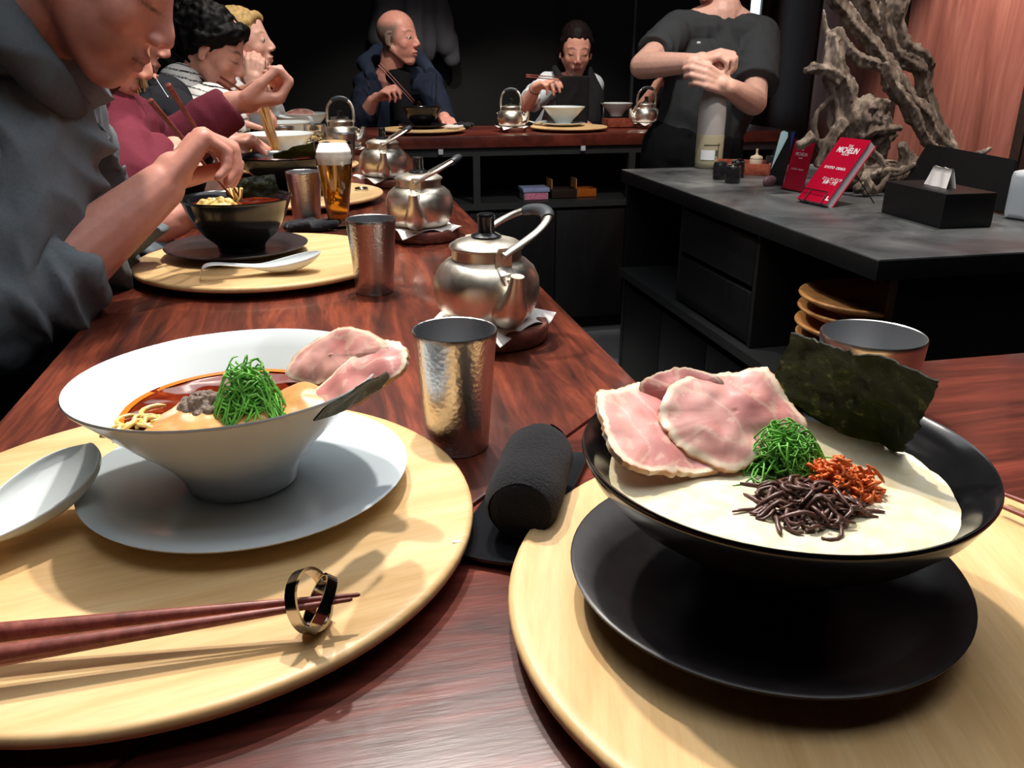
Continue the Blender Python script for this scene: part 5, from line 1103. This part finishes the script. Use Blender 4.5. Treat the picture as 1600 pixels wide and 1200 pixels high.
for k in range(26):
    a = p.L(.0 + rr.uniform(-.03, .045), -.072 + rr.uniform(-.012, .01), -.01 + rr.uniform(-.03, .03))
    e = Vv((-0.3969,2.2444,1.1018)) + V(rr.uniform(-.03, .022), rr.uniform(-.03, .03), rr.uniform(-.03, .05)); m_ = (a + e) / 2 + V(rr.uniform(-.01, .01), -.02, .01)
    st.append([a, a * .6 + m_ * .4 + V(.006, -.01, .0), m_, e * .7 + m_ * .3 + V(-.006, 0, 0), e])
p.locks('hair_locks', st, (168, 130, 92), .0028)
nl = [(-0.3853,2.1991,1.2431), (-0.3718,2.1785,1.2266), (-0.3609,2.1728,1.2184), (-0.3566,2.1844,1.2223), (-0.3689,2.2299,1.2470)]
obj('necklace', [tube([Vv(q) for q in nl], .0010, 6), tube([(-0.3579,2.1727,1.2197), (-0.3382,2.1649,1.1835)], .0010, 6), ell((-0.3383,2.1644,1.1822), .0035)], M['chrome'], p.root)

# ---- curly-haired woman in the striped shirt
p = Person('person with dark curly hair in a white shirt with thin black stripes, eating', 'fair', (-0.3078,2.9599,1.2934), V(.86, -.12, -.50), V(.5, -.05, .86), 1.0, root=(-.45, 2.9, .2), brow=(46, 34, 30), lip=(170, 92, 88))
p.head(.98); nb = (-0.3963,3.0457,1.1835); p.neck(nb, .05)
sR = Vv((-0.4128,2.9429,1.1919)); eR = Vv((-0.3823,2.8069,1.0602)); wR = Vv((-0.2851,2.8535,1.0936)); sL = Vv((-0.3864,3.2894,1.1664)); eL = Vv((-0.3399,3.2371,1.0606)); wL = Vv((-0.2684,3.2007,1.1472))
p.trunk(nb, V(-.36, 2.85, 1.02), V(-.52, 2.85, .72), (sR, sL), (.09, .11), [((-.5, 2.78, .70), (-.28, 2.78, .66), (-.30, 2.78, .24)), ((-.5, 2.96, .70), (-.28, 2.96, .66), (-.30, 2.96, .24))])
p.arm(sR, eR, wR, (.04, .035, .024)); p.arm(sL, eL, wL, (.04, .035, .024)); p.hand(wR, V(.9, 0, .3), V(0, 0, -1), -1)
p.hand(wL, V(.8, -.1, .5), V(.3, -.2, -.8), 1, curls=[(30, 50, 30)] * 4); p.build(.0045)
gs = [cap(V(-.33, 2.84, 1.08), V(-.52, 2.84, .72), .12, .13), cap(sR, sL, .068, .066), cap(V(*nb), V(-.36, 2.85, 1.05), .058, .12)] + chain([sR, eR, eR + (wR - eR) * .8], [.062, .055, .038]) + chain([sL, eL, eL + (wL - eL) * .8], [.06, .052, .038])
w1, w2 = np.array(srgb(226, 222, 216)), np.array(srgb(30, 30, 36))
def stripes(P):
    t = ((P[:, 2] * 1.0 + P[:, 0] * .25 + .004 * nz(P, 14)) / .0185) % 1; return np.where((t < .2)[:, None], w2, w1)
p.cloth('striped_shirt', gs, (0, 0, 0), .0042, .003, 12, 32, colf=stripes)
gs = [ell(p.L(-.035, 0, .045), (.098, .092, .088), p.X, p.Y), ell(p.L(-.07, 0, .02), (.075, .085, .085), p.X, p.Y), cap(p.L(.045, -.045, .075), p.L(-.03, -.078, .02), .03, .03), cap(p.L(.045, .045, .075), p.L(-.03, .078, .02), .03, .03), cap(p.L(.05, .03, .09), p.L(.05, -.03, .09), .026, .026)]
rr = random.Random(5)
for k in range(60):
    t = rr.random(); c = Vv((-0.3716,3.0508,1.3759)) * (1 - t) + Vv((-0.4100,2.9911,1.2042)) * t + V(rr.uniform(-.05, .05), rr.uniform(-.07, .05), rr.uniform(-.03, .03)); gs.append(ell(c, rr.uniform(.016, .036), nu=8, nv=6))
for k in range(14): gs.append(ell(Vv((-0.4318,3.0816,1.4198)) + V(rr.uniform(-.06, .06), rr.uniform(-.05, .05), rr.uniform(-.05, .05)), rr.uniform(.02, .036), nu=8, nv=6))
p.hair(gs, (15, 12, 12), .0055, .008, 55, (1, 1, 1), var=.5)
st = []
for k in range(90):
    c = Vv((-0.3882,2.9616,1.3080)) + V(rr.uniform(-.085, .045), rr.uniform(-.04, .03), rr.uniform(-.13, .14)); ph = rr.uniform(0, 6); q = []
    for j in range(14): q.append(c + V(.009 * math.cos(j * .9 + ph) + rr.uniform(-.001, .001), .009 * math.sin(j * .9 + ph), -.007 * j + .03))
    st.append(q)
p.locks('curls', st, (20, 16, 15), .0024)
chopstick((-0.2936,3.0354,1.2147), (-0.2544,3.1624,1.1693), 'short visible end of the chopstick at the mouth of the curly-haired woman')

# ---- blonde woman with clasped hands
p = Person('person with blonde hair resting her chin on clasped hands', 'pale', (-0.2496,3.5427,1.3272), V(.97, -.20, .02), V(0, 0, 1), .98, root=(-.4, 3.5, .2), brow=(170, 130, 96), lip=(186, 110, 104), lid=0)
p.head(.95); nb = (-0.3116,3.6190,1.2082); p.neck(nb, .048); p.eyes()
sR = Vv((-0.3464,3.4505,1.1794)); eR = Vv((-0.2241,3.2753,1.0831)); wR = Vv((-0.2199,3.3655,1.1742)); sL = Vv((-0.3118,3.8802,1.1741)); eL = Vv((-0.1844,3.6995,1.0668)); wL = Vv((-0.1977,3.5209,1.1631))
p.trunk(nb, V(-.40, 3.45, 1.02), V(-.52, 3.45, .72), (sR, sL), (.09, .11), [((-.5, 3.38, .70), (-.28, 3.38, .66), (-.30, 3.38, .24)), ((-.5, 3.56, .70), (-.28, 3.56, .66), (-.30, 3.56, .24))])
p.arm(sR, eR, wR, (.04, .035, .025)); p.arm(sL, eL, wL, (.04, .035, .025))
p.hand(wR, V(.1, .15, 1), V(.1, 1, -.1), 1, curls=[(50, 70, 40)] * 4, thumb=(.6, .3, .4)); p.hand(wL, V(-.05, -.15, 1), V(-.1, -1, -.1), -1, curls=[(50, 70, 40)] * 4, thumb=(.6, .3, .4)); p.build(.0045)
gs = [cap(V(-.38, 3.44, 1.06), V(-.52, 3.44, .72), .12, .13), cap(sR, sL, .066, .066), cap(V(*nb), V(-.38, 3.44, 1.05), .055, .12)] + chain([sR, eR, eR + (wR - eR) * .3], [.058, .052, .044]) + chain([sL, eL, eL + (wL - eL) * .3], [.058, .052, .044])
p.cloth('white_shirt', gs, (214, 214, 214), .007, .004, 12, 42)
gs = [ell(p.L(-.030, 0, .042), (.098, .085, .088), p.X, p.Y), ell(p.L(-.075, 0, -.03), (.05, .075, .09), p.X, p.Y), cap(p.L(.045, -.035, .088), p.L(-.02, -.075, .04), .024, .026), cap(p.L(.045, .035, .088), p.L(-.02, .075, .04), .024, .026), cap(p.L(.05, .03, .092), p.L(.05, -.03, .092), .018, .018)]
p.hair(gs, (206, 170, 112), .005, .005, 60, (1, 1, .4))

# ---- bald man at the far counter
p = Person('bald person in a navy hooded jacket looking to the right, chopsticks in hand', 'ruddy', (0.4327,4.6720,1.3703), V(.80, -.58, -.04), V(.06, 0, 1), 1.12, root=(.45, 4.72, .2), lip=(170, 100, 94), brow=(140, 110, 92), stubble=.25, lid=1)
def scalp(x, y, z):
    e = lambda v, a, w: np.clip((a - v) / w, 0, 1)
    return .9 * e(x, .035 + .3 * (z - .0), .03) * e(z, .070, .03) * np.clip((z + .075) / .02, 0, 1)
p.scalp = scalp; p.head(1.06); nb = (0.3818,4.7383,1.1768); p.neck(nb, .062); p.eyes()
sR = Vv((0.2740,4.7784,1.1348)); eR = Vv((0.1820,4.5499,0.9231)); wR = Vv((0.2704,4.4582,1.0734)); sL = Vv((0.5893,4.7693,1.1495)); eL = Vv((0.6556,4.6373,0.9650)); wL = Vv((0.6184,4.3716,0.9942))
eR = Vv((0.2167,4.5367,0.9646)); c_ = V(.36, 4.66, 1.05)
p.trunk(nb, (Vv(nb) + V(.01, .12, -.20)), (.42, 4.85, .74), (sR, sL), (.115, .12), [((.32, 4.8, .70), (.32, 4.5, .66), (.32, 4.52, .24)), ((.52, 4.8, .70), (.54, 4.5, .66), (.54, 4.52, .24))])
p.arm(sR, eR, wR, (.05, .044, .030)); p.arm(sL, eL, wL, (.05, .044, .030))
p.hand(wR, Vv((0.3663,4.4050,1.1588)) - wR, V(.65, -.15, -.70), 1, curls=[(25, 55, 30), (40, 55, 30), (50, 60, 30), (55, 60, 35)], thumb=(.7, .3, .6), k=1.05)
p.hand(wL, V(.05, -1, -.05), V(0, 0, -1), 1, curls=[(20, 35, 25)] * 4); p.build(.0045)
gs = [cap(Vv(nb) + V(0, .10, -.16), V(.42, 4.85, .74), .155, .16), cap(sR, sL, .085, .085), cap(Vv(nb) + V(0, .03, -.03), Vv(nb) + V(0, .1, -.18), .085, .15)]
gs += chain([sR, (sR + eR) / 2, eR, eR + (wR - eR) * .35], [.076, .072, .064, .054]) + chain([sL, (sL + eL) / 2, eL, eL + (wL - eL) * .75], [.076, .072, .062, .046])
navy = (32, 38, 54); p.cloth('navy_jacket', gs, navy, .007, .007, 10, 52)
gs = [tube([Vv((0.2855,4.6966,1.1842)), Vv((0.2662,4.8794,1.2463)), Vv((0.3477,5.0167,1.3056)), Vv((0.4727,5.0304,1.2993)), Vv((0.5656,4.9113,1.2724)), Vv((0.5969,4.7032,1.2085))], [.03, .045, .045, .045, .042, .03], 16)]
p.cloth('hood', gs, (44, 52, 70), .006, .005, 12, 55)
gs = [cap((0.4314,4.6330,1.1471), (0.4353,4.5550,0.9667), .050, .055), cap((0.3982,4.6850,1.1903), (0.4562,4.6672,1.1778), .045, .045)]
p.cloth('black_shirt', gs, (14, 14, 16), .007, .003, 12, 58)
obj('zip', [tube([(0.2475,4.6068,1.1858), (0.2577,4.5839,1.1615), (0.2662,4.5542,1.1191)], .0022, 6), tube([(0.6236,4.6497,1.1996), (0.6055,4.5668,1.0912), (0.5852,4.5127,0.9990)], .0022, 6)], M['chrome'], p.root)

# ---- woman in the white top and black apron
p = Person('person in white top and black apron with dark tied-back hair, at far counter', 'fair', (1.3253,4.4496,1.3086), V(-.15, -.92, -.26), V(0, -.2, 1), 1.04, root=(1.2, 4.75, .2), brow=(60, 40, 32), lip=(178, 96, 96))
p.head(1.02); nb = (1.3495,4.5162,1.1578); p.neck(nb, .048)
sR = Vv((1.2090,4.5423,1.1451)); eR = Vv((1.0465,4.3857,1.0475)); wR = Vv((1.0718,4.2741,1.1402)); sL = Vv((1.4565,4.5706,1.1334)); eL = Vv((1.4598,4.5058,0.9720)); wL = Vv((1.3603,4.3582,0.9598))
p.trunk(nb, Vv(nb) + V(0, .12, -.2), (1.25, 4.88, .74), (sR, sL), (.09, .11), [((1.16, 4.8, .70), (1.14, 4.5, .66), (1.14, 4.52, .24)), ((1.34, 4.8, .70), (1.36, 4.5, .66), (1.36, 4.52, .24))])
p.arm(sR, eR, wR, (.043, .038, .026)); p.arm(sL, eL, wL, (.043, .036, .026))
p.hand(wR, Vv((1.1219,4.1682,1.1780)) - wR, V(.3, -.3, -.8), 1, curls=[(15, 40, 25), (25, 45, 25), (35, 50, 30), (45, 50, 30)], thumb=(.8, .2, .5)); p.hand(wL, V(-.4, -.8, -.1), V(0, 0, -1), 1)
p.build(.0045)
gs = [cap(Vv(nb) + V(0, .10, -.16), V(1.25, 4.88, .74), .13, .14), cap(sR, sL, .066, .066), cap(Vv(nb) + V(0, .02, -.05), Vv(nb) + V(0, .1, -.18), .058, .125)]
gs += chain([sR, (sR + eR) / 2], [.066, .064]) + [cone((sR + eR) / 2, sR + (eR - sR) * .8, .066, .060)] + chain([sL, eL, eL + (wL - eL) * .5], [.06, .05, .04])
p.cloth('white_top', gs, (216, 222, 226), .006, .004, 12, 62)
def rbox(c, X_, Z_, w_, h_, t_):   # upright padded panel
    X_ = nrm(X_); Z_ = nrm(Z_); Y_ = np.cross(Z_, X_); g = box((0, 0, 0), (w_, t_, h_)); return g[0] @ np.array([X_, Y_, Z_]) + Vv(c), g[1]
gs = [rbox((1.2663,4.2969,1.0710), (1, .1, 0), (0, -.05, 1), .17, .24, .03), cap((1.3909,4.4724,1.2091), (1.4236,4.4287,1.0896), .035, .055), cap((1.4236,4.4287,1.0896), (1.3867,4.3870,0.9640), .055, .07), tube([(1.2284,4.5159,1.2279), (1.2255,4.4276,1.1976), (1.2332,4.3543,1.1556)], [.016, .018, .02], 10)]
p.cloth('black_apron', gs, (34, 34, 36), .005, .002, 12, 64, asp=(1, 1, 1))
gs = [ell(p.L(-.024, 0, .058), (.0985, .083, .084), p.X, p.Y), cap(p.L(.040, -.012, .094), p.L(.010, -.066, .05), .016, .022), cap(p.L(.040, .012, .094), p.L(.010, .066, .05), .016, .022), cap(p.L(.010, -.066, .05), p.L(-.01, -.074, .0), .02, .018), cap(p.L(.010, .066, .05), p.L(-.01, .074, .0), .02, .018), cap(p.L(-.03, -.07, -.02), p.L(-.04, -.06, -.10), .03, .02), ell(p.L(-.12, 0, .03), (.04, .04, .04))]
p.hair(gs, (28, 20, 19), .005, .003, 60)
obj('bracelet', [tube([wR + (eR - wR) * .12 + nrm(np.cross(eR - wR, (0, 0, 1))) * .031 * math.cos(a) + nrm(np.cross(eR - wR, np.cross(eR - wR, (0, 0, 1)))) * .031 * math.sin(a) for a in np.linspace(0, 6.28, 24)], .0016, 6, caps=False)], M['black_plastic'], p.root)
chopstick((0.9846,4.1302,1.1994), (1.1713,4.1607,1.1867), 'upper chopstick held by the woman in the apron'); chopstick((0.9839,4.1269,1.1908), (1.1642,4.1576,1.1751), 'lower chopstick held by the woman in the apron')

# ---- person hidden behind the server, only an arm in view
p = Person('person mostly hidden behind the server, raised forearm with a thin bracelet', 'fair', (2.0052,4.5980,1.3702), V(-.1, -.95, -.2), V(0, 0, 1), 1.0, root=(1.95, 4.8, .2))
p.head(); nb = (2.0331,4.6258,1.1792); p.neck(nb)
sR = Vv((1.8847,4.5779,1.1141)); eR = Vv((1.6545,4.3666,1.0068)); wR = Vv((1.6958,4.2722,1.1242)); sL = Vv((2.1728,4.6226,1.1109)); eL = Vv((2.1473,4.4542,0.9491)); wL = Vv((1.9542,4.2801,0.9563))
p.trunk(nb, Vv(nb) + V(0, .1, -.2), (1.95, 4.95, .74), (sR, sL), (.09, .11), [((1.85, 4.85, .70), (1.85, 4.55, .66), (1.85, 4.57, .24)), ((2.05, 4.85, .70), (2.05, 4.55, .66), (2.05, 4.57, .24))])
p.arm(sR, eR, wR, (.042, .036, .026)); p.arm(sL, eL, wL, (.042, .036, .026)); p.hand(wR, V(.35, -.2, .8), V(.7, -.3, -.4), 1, curls=[(50, 60, 40)] * 4); p.hand(wL, V(-.3, -.8, 0), V(0, 0, -1), 1); p.build(.005)
gs = [cap(Vv(nb) + V(0, .10, -.16), V(1.95, 4.95, .74), .13, .14), cap(sR, sL, .066, .066)] + chain([sR, sR + (eR - sR) * .7], [.06, .055]) + chain([sL, eL], [.06, .05])
p.cloth('dark_top', gs, (16, 16, 18), .008, .004, 12, 70); p.hair([ell(p.L(-.03, 0, .04), (.098, .09, .09), p.X, p.Y)], (40, 28, 22), .006)

# ---- server in black behind the island
p = Person('person in a black T-shirt standing behind the island, opening a frosted bottle', 'pale', (1.4094,3.0954,1.5972), V(-.55, -.72, -.42), V(-.15, -.3, 1), 1.0, root=(1.42, 3.14, 0), lip=(190, 110, 106))
p.head(); nb = (1.4874,3.1188,1.4229); p.neck(nb, .058)
sR = Vv((1.3117,3.1109,1.3604)); eR = Vv((1.1240,2.9528,1.2448)); wR = Vv((1.2071,2.7189,1.2556)); sL = Vv((1.6230,3.0793,1.3440)); eL = Vv((1.5262,2.8810,1.1227)); wL = Vv((1.3133,2.6660,1.1815))
bx, by = 0, 0
PV = V(1.42, 3.14, .92)
p.trunk(nb, Vv(nb) + V(0, .02, -.22), PV, (sR, sL), (.095, .10), None)
for s_ in (-1, 1):
    h = PV + V(s_ * .09, 0, -.04); p.g += chain([h, h + V(s_ * .01, -.02, -.40), h + V(s_ * .02, .0, -.80)], [.085, .058, .040]); p.g.append(cap(h + V(s_ * .02, .0, -.82), h + V(s_ * .02, -.13, -.85), .036, .028))
p.arm(sR, eR, wR, (.050, .045, .030)); p.arm(sL, eL, wL, (.050, .046, .030))
hb = V(*(1.2651,2.7265,1.2517)); bo = None
p.hand(wR, Vv((1.2607,2.6928,1.2750)) - wR + V(0, 0, .0), V(.35, .1, -.95), 1, curls=[(30, 60, 40), (40, 65, 45), (45, 65, 45), (50, 60, 40)], thumb=(.6, .2, .7), k=1.05)
p.hand(wL, Vv((1.2141,2.6488,1.2212)) - wL, V(.0, .95, -.2), -1, curls=[(25, 55, 40), (28, 58, 42), (30, 60, 42), (34, 56, 40)], thumb=(.5, .7, .3), k=1.08, spread=.001)
p.build(.0045)
gs = [cap(Vv(nb) + V(0, .02, -.20), PV, .140, .145), cap(Vv(nb) + V(-.09, .0, -.24), PV + V(-.04, 0, 0), .11, .12), cap(Vv(nb) + V(.09, .0, -.24), PV + V(.04, 0, 0), .11, .12)]
gs += [cap(sR, Vv(nb) + V(0, 0, -.06), .072, .080), cap(sL, Vv(nb) + V(0, 0, -.06), .074, .080), cap(Vv(nb) + V(0, -.005, -.045), Vv(nb) + V(0, -.03, -.2), .072, .12), cap(sR * .8 + sL * .2 + V(0, 0, -.10), sR * .2 + sL * .8 + V(0, 0, -.10), .10, .10), cap(sR, sR + (eR - sR) * .35, .072, .07), cone(sR + (eR - sR) * .15, sR + (eR - sR) * .66, .074, .068), cap(sL, sL + (eL - sL) * .4, .076, .078), cone(sL + (eL - sL) * .2, sL + (eL - sL) * .74, .080, .082)]
p.cloth('black_tshirt', gs, (62, 64, 66), .006, .007, 9, 82, label='black short-sleeved T-shirt with a tiny pale emblem')
gs = []
for s_ in (-1, 1):
    h = PV + V(s_ * .09, 0, -.02); gs += chain([h, h + V(s_ * .01, -.02, -.40), h + V(s_ * .02, .0, -.80)], [.115, .085, .065])
gs += [cap(PV + V(-.06, 0, .02), PV + V(.06, 0, .02), .14, .14), cap(PV + V(0, -.03, 0), PV + V(0, -.07, -.45), .13, .15)]
p.cloth('black_trousers_and_apron', gs, (18, 18, 20), .01, .006, 8, 84)
p.hair([ell(p.L(-.03, 0, .045), (.10, .086, .088), p.X, p.Y)], (150, 110, 70), .006)
o = obj('shirt_emblem', [ell((1.2825,2.8480,1.3184), (.008, .003, .005), nu=12, nv=6)], M['white_plastic'], p.root)

# ---- coat hanging on the back wall
gs = [cap((0.4649,5.2500,1.6856), (0.4271,5.2500,1.3836), .07, .10), cap((0.6030,5.2500,1.6880), (0.6077,5.2500,1.3500), .09, .11), cap((0.7080,5.2200,1.6545), (0.7580,5.2200,1.3500), .05, .06), cap((0.7741,5.2200,1.3847), (0.7938,5.2200,1.2732), .05, .035)]
c = np.array(srgb(84, 84, 90)); o = remesh('hanging_coat', gs, .01, M['fabric'], None, 4, lambda P: .02 * (1 - 2 * np.abs(nz(P, 6, 3, (2.2, 1, .25)))), lambda P: np.tile(c, (len(P), 1)))
tag(o, 'dark grey coat hanging on the black back wall above the bald man', 'coat')
hk = V(*(0.5969,5.3200,1.7929)); o = obj('coat_hook', [bb(hk[0] - .02, hk[0] + .02, 5.20, 5.349, hk[2], hk[2] + .03)], M['frame_metal'], bevel=.004); tag(o, 'metal wall hook carrying the dark grey coat', 'hook')

for o, l in LATER: o.location = l
